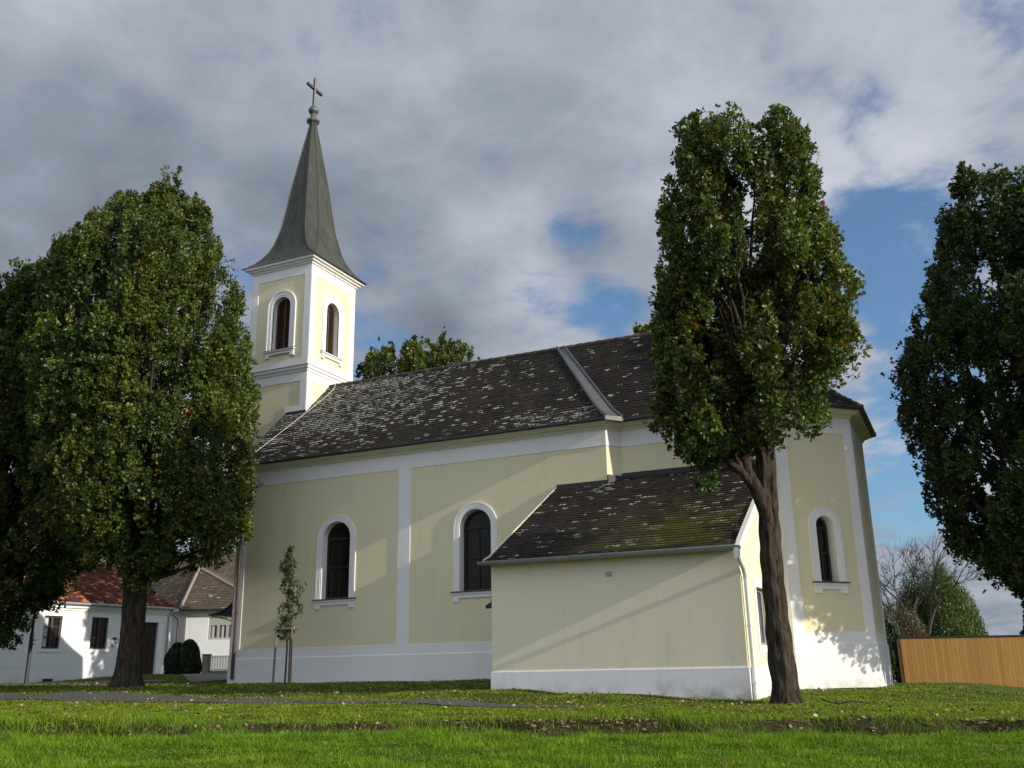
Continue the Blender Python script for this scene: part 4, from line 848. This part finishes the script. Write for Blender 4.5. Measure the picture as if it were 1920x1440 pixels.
for k, (c, h, a, b) in enumerate(wins):
    mb = MB(); fr_ = .20
    for q in ((c - h - fr_, c - h, a - fr_ * .8, b + fr_), (c + h, c + h + fr_, a - fr_ * .8, b + fr_), (c - h, c + h, b, b + fr_), (c - h, c + h, a - fr_ * .8, a)): HW.slab(mb, q[0], q[1], -.02, .025, q[2], q[3])
    w_ = HP(mb, 'window', M['house_white'])
    g = MB(); HW.slab(g, c - h, c + h, -.16, -.14, a, b); HP(g, 'pane', M['glass'], w_)
    f = MB()
    for q in ((c - h, c - h + .07, a, b), (c + h - .07, c + h, a, b), (c - h + .07, c + h - .07, a, a + .07), (c - h + .07, c + h - .07, b - .07, b), (c - .045, c + .045, a + .07, b - .07)): HW.slab(f, q[0], q[1], -.14, -.07, q[2], q[3])
    for z in (a + (b - a) * .36, a + (b - a) * .67): HW.slab(f, c - h + .07, c + h - .07, -.135, -.09, z - .018, z + .018)
    HP(f, 'frame', M['frame_brown'], w_)
    if k in (0, 1):
        f = MB(); HW.slab(f, c - h + .10, c - h + .30, -.139, -.137, a + .1, b - .1); HP(f, 'curtain', M['curtain'], w_)
for c, h, a, b in vents: mb = MB(); HW.slab(mb, c - h, c + h, -.16, -.13, a, b); HP(mb, 'cellar_dark_panel', M['black'])  # black panels stand in for the darkness inside the cellar vents
mb = MB(); HW.slab(mb, SL, 1.9 + .0, .0, .012, 0.70, 0.715); HW.slab(mb, 1.9, 6.7, .0, .012, .70, .715); HP(mb, 'plinth_line', M['house_white'])
mb = MB(); HW.slab(mb, SL, SR, -.02, .06, 3.36, 3.47); HW.slab(mb, SL, SR, -.02, .15, 3.47, 3.60); HP(mb, 'cornice', M['house_white'])
mb = MB(); HW.slab(mb, door[0], door[1], -.16, -.10, .22, 2.93); dr = HP(mb, 'door', M['door'])
mb = MB()
for a in (door[0] + .08, (door[0] + door[1]) / 2 + .04):
    for b in ((.35, 1.05), (1.15, 2.2), (2.35, 2.8)): HW.slab(mb, a, a + .38, -.10, -.08, *b)
HP(mb, 'door_panel', M['door'], dr)
mb = MB(); HW.slab(mb, door[0] - .3, door[0], -.02, .06, .1, 3.2); HW.slab(mb, door[1], door[1] + .34, -.02, .06, .1, 3.2); HW.slab(mb, door[0], door[1], -.02, .06, 2.93, 3.2); HP(mb, 'door_surround', M['house_white'])
mb = MB(); mb.tube([HW.pt(8.82, .22, 3.62), HW.pt(8.80, .20, 3.45), HW.pt(8.72, .08, 3.2), HW.pt(8.72, .07, .3)], .05, 8); HP(mb, 'downpipe', M['gutter'])
mb = MB(); mb.tube([HW.pt(SL, .26, 3.70), HW.pt(SR + .1, .26, 3.66)], .07, 8); HP(mb, 'gutter', M['gutter'])
mb = MB()
def dig(s0, z0, segs_, w=.13, h=.20, t=.028):
    for x0, y0, x1, y1 in segs_:
        a, b = s0 + min(x0, x1) * w - t / 2, s0 + max(x0, x1) * w + t / 2; c, d = z0 + min(y0, y1) * h - t / 2, z0 + max(y0, y1) * h + t / 2; HW.slab(mb, a, b, .0, .02, c, d)
dig(5.42, 1.66, [(0, 1, 1, 1), (0, 1, 0, .5), (0, .5, 1, .5), (1, .5, 1, 0), (0, 0, 1, 0)]); dig(5.63, 1.66, [(0, 1, 1, 1)])
p0, p1 = (5.76, 1.86), (5.68, 1.65); mb.hexa([HW.pt(p1[0] - .014, .02, p1[1]), HW.pt(p1[0] + .014, .02, p1[1]), HW.pt(p1[0] + .014, 0, p1[1]), HW.pt(p1[0] - .014, 0, p1[1]), HW.pt(p0[0] - .014, .02, p0[1]), HW.pt(p0[0] + .014, .02, p0[1]), HW.pt(p0[0] + .014, 0, p0[1]), HW.pt(p0[0] - .014, 0, p0[1])])
HP(mb, 'house_number', M['black'])
mb = MB(); mb.lathe(0, 0, [(.06, 0), (.08, .05), (.05, .1)], 8); q = HW.pt(5.62, .03, 2.02); mb.v = [(a + q[0], b + q[1], c + q[2]) for a, b, c in mb.v]; HW.slab(mb, 5.5, 5.76, 0, .03, 2.04, 2.10); HP(mb, 'wall_lamp', M['black'])
mb = MB(); random.seed(9)
RZ, half = 6.75, 4.5
def hp(s, o, z): return HW.pt(s, o, z)
course_roof(mb, sloped(hp(SL, .30, 3.68), hp(SL, -half, RZ), lambda t: t), sloped(hp(SR + .15, .30, 3.68), hp(SR - 2.6, -half, RZ), lambda t: t), 34, hd, .02)
course_roof(mb, sloped(hp(SR + .15, .30, 3.68), hp(SR - 2.6, -half, RZ), lambda t: t), sloped(hp(SR + .15, -2 * half - .3, 3.68), hp(SR - 2.6, -half, RZ), lambda t: t), 34, (-hd.y, hd.x), .02)
course_roof(mb, sloped(hp(SR + .15, -2 * half - .3, 3.68), hp(SR - 2.6, -half, RZ), lambda t: t), sloped(hp(SL, -2 * half - .3, 3.68), hp(SL, -half, RZ), lambda t: t), 34, -hd, .02)
HP(mb, 'roof', M['orange_tile'])
mb = MB(); f = sloped(hp(SR + .15, .30, 3.70), hp(SR - 2.6, -half, RZ + .03), lambda t: t); mb.tube([f(k / 10) for k in range(11)], .10, 8); mb.tube([hp(SL, -half, RZ + .02), hp(SR - 2.6, -half, RZ + .02)], .10, 8); HP(mb, 'ridge_tiles', simple('red_ridge_clay', (.15, .06, .04), .9))
mb = MB(); HW.slab(mb, 4.2, 5.0, -3.6, -3.0, 5.6, 7.3); HP(mb, 'chimney', M['house_grey'])

# ---- second house behind, hipped grey-brown roof
c1 = Vector((-39.85, 42.25)); d2 = Vector((0.935, 0.355)).normalized(); W2 = Wall(c1, d2); W2b = Wall(c1 + Vector((d2.y, -d2.x)) * 0 + Vector((-d2.y, d2.x)) * 0, d2)
h2 = empty('rear_house', (-38, 46, 0.1), 'white house with hipped grey-brown roof between the orange-roofed house and the church', 'house')
mb = MB(); W2.sheet(mb, [(0, -1), (4.4, -1), (4.4, 3.72), (0, 3.72)], [[(1.28, 2.08), (3.4, 2.08), (3.4, 3.3), (1.28, 3.3)]], 0, .12)
sd_ = Wall(c1 - hd * 3.0 + Vector((0, 0)), hd)
W2s = Wall((c1.x - 6, c1.y + .9), Vector((6, -.9)))
W2s.sheet(mb, [(0, -1), (6.067, -1), (6.067, 3.72), (0, 3.72)])
W2e = Wall(W2.pt(4.4, 0, 0)[:2], (-d2.y, d2.x)); W2e.sheet(mb, [(0, -1), (8, -1), (8, 3.72), (0, 3.72)]); mb.build('wall', M['house_white'], h2)
mb = MB(); W2.slab(mb, 0, 4.4, -.02, .03, -1, 1.25); mb.build('plinth', M['house_grey'], h2)
mb = MB(); W2.slab(mb, -.02, 4.4, -.02, .10, 3.40, 3.72); mb.build('cornice', M['cornice'], h2)
mb = MB(); W2.slab(mb, 1.28, 3.4, -.10, -.05, 2.85, 3.3); W2.slab(mb, 1.28, 3.4, -.10, -.04, 2.08, 2.2)
for s in (1.28, 1.78, 2.3, 2.82, 3.3): W2.slab(mb, s, s + .12, -.10, -.04, 2.2, 2.85)
w_ = mb.build('window', simple('beige_window_frame', (.42, .40, .35), .6), h2)
mb = MB(); W2.slab(mb, 1.28, 3.4, -.13, -.11, 2.08, 3.3); mb.build('pane', M['glass_grey'], w_)
mb = MB()
for s in (1.5, 2.05, 2.6, 3.05): mb = MB(); W2.slab(mb, s, s + .12, -.108, -.102, 2.2, 2.85); mb.build('curtain', M['curtain'], w_)
mb = MB(); random.seed(10)
oo = lambda s, o, z: W2.pt(s, o, z)
Ap = oo(-.75, -3.2, 6.40); A2 = oo(-3.5, -7.5, 7.9); A3 = oo(5.5, -6.5, 7.2)
lf = lambda a, b: sloped(a, b, lambda t: t)
course_roof(mb, lf(oo(-.25, .32, 3.74), Ap), lf(oo(4.7, .32, 3.74), Ap), 26, d2, .02)
A2 = (c1.x - 11.0, c1.y + 4.6, 6.40)
course_roof(mb, lf((c1.x - 12, c1.y + 1.6, 3.74), A2), lf(oo(-.25, .32, 3.74), Ap), 26, (1, -.15, 0), .02)
mb.face([oo(4.7, .32, 3.74), oo(4.7, -9, 3.74), oo(-.75, -9, 6.4), Ap])
Pk, PkL = oo(.6, -9.5, 8.15), oo(-9, -9.5, 8.15)
course_roof(mb, lf(oo(-12, -4.5, 4.6), PkL), lf(oo(6.5, -4.5, 4.6), Pk), 26, d2, .02)
course_roof(mb, lf(oo(6.5, -4.5, 4.6), Pk), lf(oo(6.5, -14, 4.6), Pk), 26, (-d2.y, d2.x), .02)
mb.build('roof', M['grey_tile'], h2)
mb = MB(); mb.tube([oo(-.25, .32, 3.78), Ap], .09, 8); mb.tube([Ap, oo(4.7, .32, 3.78)], .09, 8); mb.tube([Ap, A2], .09, 8); mb.tube([oo(6.5, -4.5, 4.65), Pk], .09, 8); mb.build('hip_tiles', simple('pale_hip_clay', (.27, .22, .17), .9), h2)
mb = MB(); mb.tube([oo(-.75, .30, 3.6), oo(-.5, .12, 3.3), oo(-.42, .08, 3.1), oo(-.42, .08, .3)], .05, 8); mb.build('downpipe', M['frame_brown'], h2)
mb = MB(); mb.tube([oo(-.3, .36, 3.70), oo(4.75, .36, 3.70)], .06, 8); mb.build('gutter', M['dark_metal'], h2)

# low railing with pillars in front of the rear house
fx, fy = -33.2, 39.0
rl = empty('garden_railing', (fx, fy, .25), 'low white railing between brown pillars in front of the rear house', 'fence'); RW = Wall((fx - 1.5, fy - .6), (.93, .36))
for s in (0.0, 2.35, 4.7):
    mb = MB(); RW.slab(mb, s - .16, s + .16, -.16, .16, -.2, 1.13); RW.slab(mb, s - .19, s + .19, -.19, .19, 1.13, 1.19); mb.build('pillar', M['stone'], rl)
for s in (0.0, 2.35):
    mb = MB()
    for z in (.42, 1.02): RW.slab(mb, s + .16, s + 2.19, -.02, .02, z, z + .05)
    for k in range(14): RW.slab(mb, s + .28 + k * .135, s + .31 + k * .135, -.014, .014, .47, 1.02)
    mb.build('rail_panel', simple('white_rail', (.7, .7, .68), .5) if s == 0 else bpy.data.materials['white_rail'], rl)
mb = MB(); RW.slab(mb, 0, 4.7, -.10, .10, -.3, .40); mb.build('base_wall', M['stone'], rl)

# clipped thuja bushes
def bush(name, label, c, r, h, seed, tint, n=9000, leaf=.06, group=None, cat='bush', squash=1.0, pts=None):
    rg = np.random.default_rng(seed); b = empty(name, c, label, cat, group)
    v = unit(rg.normal(size=(n, 3))); v[:, 2] = np.abs(v[:, 2]) * 1.0
    th = np.arctan2(v[:, 1], v[:, 0]); z = rg.random(n) ** .9; bumpy = 1 + .10 * np.sin(4 * th + seed + z * 5) + .08 * np.sin(z * 11 + 3 * th + seed); rr = r * np.sqrt(np.clip(1 - (np.abs(z - .32) / .69) ** 1.9, 0, 1)) * bumpy * rg.uniform(.86, 1.03, n)
    Pq = np.stack([c[0] + rr * np.cos(th), c[1] + rr * np.sin(th) * squash, c[2] + z * h], 1); nv = unit(np.stack([np.cos(th), np.sin(th), z - .2], 1) + rg.normal(size=(n, 3)) * .5); dv = unit(np.array([0, 0, 1.0]) + rg.normal(size=(n, 3)) * .5); dv = unit(dv - nv * (nv * dv).sum(1, keepdims=True))
    co, fc = leaf_quads(Pq, nv, dv, rg.uniform(.8, 1.4, n) * leaf * 1.6, rg.uniform(.8, 1.3, n) * leaf, rg)
    tn = np.repeat(np.array([tint]) * rg.uniform(.6, 1.4, (n, 1)), 4, 0); np_mesh('foliage', co, fc, M['leaf'], b, tint=tn, loc=tuple(b.location))
    mb = MB(); mb.tube([(c[0], c[1], c[2] - .1), (c[0], c[1], c[2] + h * .6)], [.06, .03], 6); mb.build('stem', M['bark'], b); return b
bush('thuja_bush', 'smaller dark clipped thuja bush beside the downpipe of the orange-roofed house', (-32.25, 33.8, .18), .46, 1.38, 3, (.022, .040, .014), 7000, group='clipped thuja bushes')
bush('thuja_bush', 'larger dark thuja bush between the white house and the railing', (-31.75, 34.0, .18), .50, 1.50, 4, (.024, .044, .014), 9000, group='clipped thuja bushes')
bush('shrub', 'low dark shrub at the foot of the tower beside the railing', (-26.9, 32.0, .1), .38, 1.05, 6, (.03, .05, .02), 2500)

# grey pole by the left tree
pz = tz(-30.75, 25.0)
pole = empty('street_lamp', (-30.75, 25.0, pz), 'slim grey lamp post in front of the left window of the white house', 'street lamp')
mb = MB(); mb.tube([(-30.75, 25.0, pz - .1), (-30.75, 25.0, pz + 1.75)], .070, 12); mb.tube([(-30.75, 25.0, pz + 1.75), (-30.75, 25.0, pz + 1.85), (-30.75, 25.0, pz + 5.6)], [.065, .045, .032], 12); mb.build('post', simple('grey_post', (.05, .055, .07), .5, .5, .2), pole)
for a_, b_ in ((-30.52, 1.52), (-30.58, 1.38)): mb = MB(); mb.box(-30.72, a_, 24.95, 25.05, pz + b_, pz + b_ + .03); mb.build('bracket', M['black'], pole)
mb = MB(); mb.tube([(-30.75, 25.0, pz + 5.6), (-30.6, 24.85, pz + 5.85), (-30.2, 24.5, pz + 5.95)], .03, 8); mb.box(-30.35, -29.95, 24.25, 24.6, pz + 5.9, pz + 6.02); mb.build('lamp_head', M['gutter'], pole)

# ------------------------------------------------------------------ wooden fence, willow, bare tree and bushes on the right
f0, f1 = Vector((-3.16, 46.48)), Vector((9.6, 50.6)); dF = (f1 - f0); LF = dF.length; FWl = Wall(f0, dF)
fence = empty('board_fence', (f0.x, f0.y, -.7), 'long fence of upright orange-brown boards with a dark top rail at the right', 'fence')
def fzt(s): return 1.22 - .006 * s
def fzb(s): return -1.6 - .10 * s
mb = MB()
k = 0
while k * .155 < LF:
    s0, s1_ = k * .155, min(LF, k * .155 + .155); o_ = .0 if k % 2 else .003
    mb.hexa([FWl.pt(s0, o_, fzb(s0)), FWl.pt(s1_, o_, fzb(s1_)), FWl.pt(s1_, o_ - .025, fzb(s1_)), FWl.pt(s0, o_ - .025, fzb(s0)), FWl.pt(s0, o_, fzt(s0) - .03), FWl.pt(s1_, o_, fzt(s1_) - .03), FWl.pt(s1_, o_ - .025, fzt(s1_) - .03), FWl.pt(s0, o_ - .025, fzt(s0) - .03)]); k += 1
mb.build('boards', M['boards'], fence)
mb = MB(); mb.hexa([FWl.pt(-.05, .05, fzt(0) - .03), FWl.pt(LF, .05, fzt(LF) - .03), FWl.pt(LF, -.1, fzt(LF) - .03), FWl.pt(-.05, -.1, fzt(0) - .03), FWl.pt(-.05, .05, fzt(0) + .02), FWl.pt(LF, .05, fzt(LF) + .02), FWl.pt(LF, -.1, fzt(LF) + .02), FWl.pt(-.05, -.1, fzt(0) + .02)]); mb.build('top_rail', M['black'], fence)
mb = MB(); FWl.slab(mb, -.16, -.04, -.10, .03, -1.2, 1.12); mb.build('post', M['frame_brown'], fence)

wz = tz(-1.5, 64)
def strands(root, centre, r, h, n, tint, seed, droop=1.2, leaf=.16, spread=1.0):
    rg = np.random.default_rng(seed); v = unit(rg.normal(size=(n, 3))); v[:, 2] = np.abs(v[:, 2]); sh = rg.uniform(.72, 1.02, n)[:, None]
    th = np.arctan2(v[:, 1], v[:, 0]); lump = (1 + .10 * np.sin(3 * th + seed) + .08 * np.sin(6 * th + v[:, 2] * 8))[:, None]
    S = np.array(centre) + v * np.array([r, r, h]) * sh * lump; m = 7; t = np.arange(m)[None, :, None]
    Q = S[:, None, :] + np.concatenate([unit(v[:, :2])[:, None, :] * t * .05 * spread, -t * droop / m * rg.uniform(.5, 1.4, (n, 1, 1))], -1) + rg.normal(size=(n, m, 3)) * .07
    Q = Q.reshape(-1, 3); q = len(Q); dv = unit(np.array([0, 0, -1.0]) + rg.normal(size=(q, 3)) * .35); nv = unit(rg.normal(size=(q, 3))); nv = unit(nv - dv * (nv * dv).sum(1, keepdims=True))
    co, fc = leaf_quads(Q, nv, dv, rg.uniform(.7, 1.4, q) * leaf, rg.uniform(.25, .45, q) * leaf, rg)
    tn = np.repeat(np.repeat(np.array([tint]) * rg.uniform(.6, 1.35, (n, 1)), m, 0), 4, 0); np_mesh('crown', co, fc, M['leaf'], root, tint=tn, loc=tuple(root.location))
wil = empty('willow_tree', (-1.2, 66, wz), 'rounded green weeping willow behind the left end of the board fence', 'tree')
strands(wil, (-2.1, 66, .3), 2.65, 5.5, 8500, (.085, .125, .03), 5)
mb = MB(); mb.tube([(-1.5, 66, wz - .2), (-1.4, 66, 1.6), (-1.6, 66, 4)], [.35, .28, .15], 10); mb.build('trunk', M['bark'], wil)
def grow(mb, p, d, L_, r, lvl, rg, tips):
    q = p; pts = [p]; dd = d.copy()
    for _ in range(4): dd = (dd + Vector((rg.gauss(0, .12), rg.gauss(0, .12), rg.gauss(.02, .08)))).normalized(); q = q + dd * (L_ / 4); pts.append(q)
    mb.tube(pts, [r, r * .9, r * .8, r * .7, r * .6], 6 if lvl < 2 else 4, False)
    if lvl >= 5: return
    for k in range(3 if lvl < 3 else 5):
        ax = Vector((rg.gauss(0, 1), rg.gauss(0, 1), rg.gauss(0, .6))).normalized(); nd = (dd + ax * rg.uniform(.45, .85)).normalized(); nd.z = nd.z * .8 + .12
        st_ = pts[rg.choice([2, 3, 4, 4])]; grow(mb, st_, nd.normalized(), L_ * rg.uniform(.62, .80), max(.011, r * .52), lvl + 1, rg, tips)
bare = empty('bare_tree', (-3.4, 62.5, wz), 'leafless walnut tree with tangled thin branches in front of the willow', 'tree')
mb = MB(); rg_ = random.Random(12); grow(mb, Vector((-2.9, 62.5, wz - .2)), Vector((.06, 0, 1)), 3.6, .20, 0, rg_, []); grow(mb, Vector((-2.8, 62.5, 1.2)), Vector((.35, 0, .9)), 2.8, .13, 1, rg_, []); grow(mb, Vector((-3.0, 62.5, 1.0)), Vector((-.4, 0, .9)), 2.8, .13, 1, rg_, [])
mb.build('branches', M['twig'], bare)
sh = empty('brown_shrub', (-4.3, 58, wz), 'tall brownish thinning shrub close to the apse wall', 'shrub'); strands(sh, (-4.0, 58, .2), 1.5, 3.2, 1600, (.10, .085, .04), 8, .8, .13)
mb = MB()
for k in range(40): a = rg_.uniform(0, 6.28); r_ = rg_.uniform(.2, 1.7); mb.tube([(-4.0, 58, wz), (-4.0 + r_ * .5 * math.cos(a), 58 + r_ * .5 * math.sin(a), rg_.uniform(1, 2)), (-4.0 + r_ * math.cos(a), 58 + r_ * math.sin(a), rg_.uniform(2, 4.4))], [.05, .03, .008], 4, False)
mb.build('stems', M['twig'], sh)
bush('shrub', 'dark green shrub squeezed between the apse and the fence end', (-3.9, 47.2, -.9), .9, 3.0, 12, (.035, .055, .018), 6000, .09)
bush('shrub', 'dark rounded bush behind the fence at the right photo edge', (3.9, 62, -1.0), 1.9, 4.9, 14, (.03, .045, .02), 9000, .14)

# ------------------------------------------------------------------ grass, fallen leaves
rg = np.random.default_rng(77)
PN, PS = np.array(PATH_N), np.array(PATH_S)
def on_path(x, y, m=0.0): return (x < -7.0 + 1.2 * (y - 18.9)) & (y < np.interp(x, PN[::1, 0], PN[::1, 1]) + m) & (y > np.interp(x, PS[:, 0], PS[:, 1]) - m) & (x < -7.1)
def blocked(x, y):
    b = (x > -22.9) & (x < -2.6) & (y > 26.6); b |= (x > -10.85) & (x < -4.68) & (y > 22.02)
    return b
def scatter(D0, D1, dens, lpad=.54):
    A = (D1 - D0) * (D0 + D1) * lpad; n = int(A * dens); D = np.sqrt(rg.uniform(D0 ** 2, D1 ** 2, n)); L = rg.uniform(-lpad, lpad, n) * D
    return D * FW[0] + L * LW[0], D * FW[1] + L * LW[1], D, L
co_all, tn_all = [], []
def patchy(x, y, s=1.0): return .5 + .25 * np.sin(x * 1.3 * s + 2 * np.sin(y * .9 * s)) + .25 * np.sin(y * 1.7 * s + 1.5 * np.sin(x * 1.1 * s + 1))
for D0, D1, dens, hmin, hmax, wd in ((8.2, 11.5, 2500, .02, .062, .0050), (11.5, 13.9, 2500, .022, .075, .006), (13.9, 16.0, 1500, .03, .11, .007), (16.0, 20.0, 1000, .018, .042, .009), (20.0, 25.0, 520, .018, .04, .012), (25, 33, 180, .02, .04, .018), (33, 46, 55, .02, .05, .03)):
    x, y, D, L = scatter(D0, D1, dens); keep = ~blocked(x, y) & ~on_path(x, y, -.04 + .06 * rg.normal(size=len(x)))
    keep &= ~((x < -24.8) & (y > 26.4) & (D > 33) & (rg.random(len(x)) < .5)); pt_ = patchy(x, y)
    bank = (D + .25 * np.sin(L * .9) + .15 * np.sin(L * 2.3 + 1) + .08 * np.sin(L * 5.1) - 14.6); dry = (bank > -.15) & (bank < 1.15) & (L > -6.0 + rg.normal(size=len(x)) * 1.2)
    keep &= ~(dry & (rg.random(len(x)) < np.where(patchy(x, y, 2.6) + .28 * patchy(x, y, 7.1) > .60, .86, .30)))
    x, y, D, L, pt_, bank, dry = [q[keep] for q in (x, y, D, L, pt_, bank, dry)]; n = len(x); z = terrain(x, y)
    h = rg.uniform(hmin, hmax, n) * (.7 + .7 * pt_); tuft = patchy(x * 1.9, y * 1.9, 2.2) > .72; h = np.where(tuft & (D < 16), h * 1.7, h); h = np.where((np.abs(bank + .9) < .35) & (D < 16) & (L < 0), h * 1.6, h)
    a = rg.uniform(0, 6.28, n); w = wd * rg.uniform(.7, 1.4, n); ln_ = h * rg.uniform(.1, .9, n); b = rg.uniform(0, 6.28, n)
    p = np.stack([x, y, z - .005], 1); sv = np.stack([np.cos(a) * w, np.sin(a) * w, 0 * w], 1); tp = p + np.stack([np.cos(b) * ln_, np.sin(b) * ln_, h], 1)
    co_all.append(np.stack([p - sv, p + sv, tp], 1).reshape(-1, 3))
    far = np.clip((D - 14) / 4, 0, 1)[:, None]
    c = np.array([.140, .250, .018]) * (1 - far) + np.array([.175, .245, .020]) * far; c = c * (.55 + .50 * patchy(x * 1.7 + 3, y * 1.7, 1.9) + .38 * patchy(x * 2.3, y * 2.3, 4.7))[:, None]; c = c * rg.uniform(.35, 1.5, (n, 1)); yel = (patchy(x * .8 + 5, y * .8, 1.3)[:, None] * rg.random((n, 1)) > .55); c = np.where(yel, c * np.array([1.4, 1.05, 1.1]), c)
    c = np.where((dry & (rg.random(n) < .38))[:, None], np.array([.17, .12, .055]) * rg.uniform(.6, 1.3, (n, 1)), c); tn_all.append(np.repeat(c, 3, 0))
co = np.concatenate(co_all); o = np_mesh('grass', co, np.arange(len(co)).reshape(-1, 3), M['grass'], tint=np.concatenate(tn_all)); tag(o, 'short green grass with longer tufts covering the lawn and the ditch', 'grass', kind='stuff')
# clover and broad weeds in the foreground
x, y, D, L = scatter(8.9, 13.6, 260); k_ = patchy(x, y, 1.4) > .45; x, y, D = x[k_], y[k_], D[k_]; n = len(x); x = np.repeat(x, 3) + rg.normal(size=3 * n) * .012; y = np.repeat(y, 3) + rg.normal(size=3 * n) * .012; n *= 3; z = terrain(x, y) + rg.uniform(.012, .05, n)
dv = unit(np.stack([rg.normal(size=n), rg.normal(size=n), .2 * rg.normal(size=n)], 1)); nv = unit(np.array([0, 0, 1.]) + rg.normal(size=(n, 3)) * .35); nv = unit(nv - dv * (nv * dv).sum(1, keepdims=True))
co, fc = leaf_quads(np.stack([x, y, z], 1), nv, dv, rg.uniform(.018, .036, n), rg.uniform(.016, .03, n), rg, .1); o = np_mesh('clover', co, fc, M['grass'], tint=np.repeat(np.array([[.085, .17, .022]]) * rg.uniform(.6, 1.3, (n, 1)), 4, 0)); tag(o, 'small clover leaves spread through the near grass', 'clover', kind='stuff')
# fallen leaves: scattered on the lawn and path, thick on the ditch bank
xs, ys = [], []
x, y, D, L = scatter(9, 15.9, 3); xs.append(x); ys.append(y)
x, y, D, L = scatter(15.5, 30, 6.0); k_ = ~blocked(x, y); xs.append(x[k_]); ys.append(y[k_])
x, y, D, L = scatter(13.8, 16.2, 340); bank = (D + .25 * np.sin(L * .9) + .15 * np.sin(L * 2.3 + 1) + .08 * np.sin(L * 5.1) - 14.6); k_ = (bank > -.2) & (bank < 1.1) & (L > -6 + rg.normal(size=len(x)) * 1.5) & (patchy(x, y, 2.6) + .28 * patchy(x, y, 7.1) > .60 + .12 * rg.normal(size=len(x))); xs.append(x[k_]); ys.append(y[k_])
q = rg.normal(size=(420, 2)) * np.array([3.5, 1.2]) + np.array([-5, 19.4]); xs.append(q[:, 0]); ys.append(q[:, 1]); q = rg.normal(size=(900, 2)) * np.array([1.6, 1.3]) + np.array([-26.5, 25.6]); xs.append(q[:, 0]); ys.append(q[:, 1])
x, y = np.concatenate(xs), np.concatenate(ys); k_ = ~blocked(x, y); x, y = x[k_], y[k_]; n = len(x)
dv = unit(np.stack([rg.normal(size=n), rg.normal(size=n), .3 * rg.normal(size=n)], 1)); nv = unit(np.array([0, 0, 1.]) + rg.normal(size=(n, 3)) * .55); nv = unit(nv - dv * (nv * dv).sum(1, keepdims=True)); sz_ = rg.uniform(.05, .10, n)
co, fc = leaf_quads(np.stack([x, y, terrain(x, y) + .035], 1), nv, dv, sz_, sz_ * rg.uniform(.45, .75, n), rg, .2)
lc = np.array([[.24, .17, .09], [.19, .12, .055], [.32, .25, .15], [.12, .07, .035]])[rg.integers(0, 4, n)] * rg.uniform(.7, 1.2, (n, 1)); o = np_mesh('fallen_leaves', co, fc, M['dead_leaf'], tint=np.repeat(lc, 4, 0)); tag(o, 'dry brown oak leaves lying over the lawn and thick in the ditch', 'leaves', kind='stuff')
# fallen twig
tx, ty = -2.55, 20.4; z = tz(tx, ty) + .03
tw = MB(); tw.tube([(tx - .45, ty + .25, z + .10), (tx - .33, ty + .1, z + .06), (tx - .1, ty, z + .01), (tx + .15, ty + .02, z + .05), (tx + .5, ty - .02, z + .02)], [.012, .014, .013, .01, .005], 5); tw.tube([(tx - .1, ty, z + .01), (tx + .05, ty + .12, z + .05), (tx + .3, ty + .2, z + .03)], [.009, .007, .003], 4)
tag(tw.build('fallen_twig', M['bark'], loc=(tx, ty, z)), 'thin forked twig lying on the lawn right of the big trunk', 'twig')
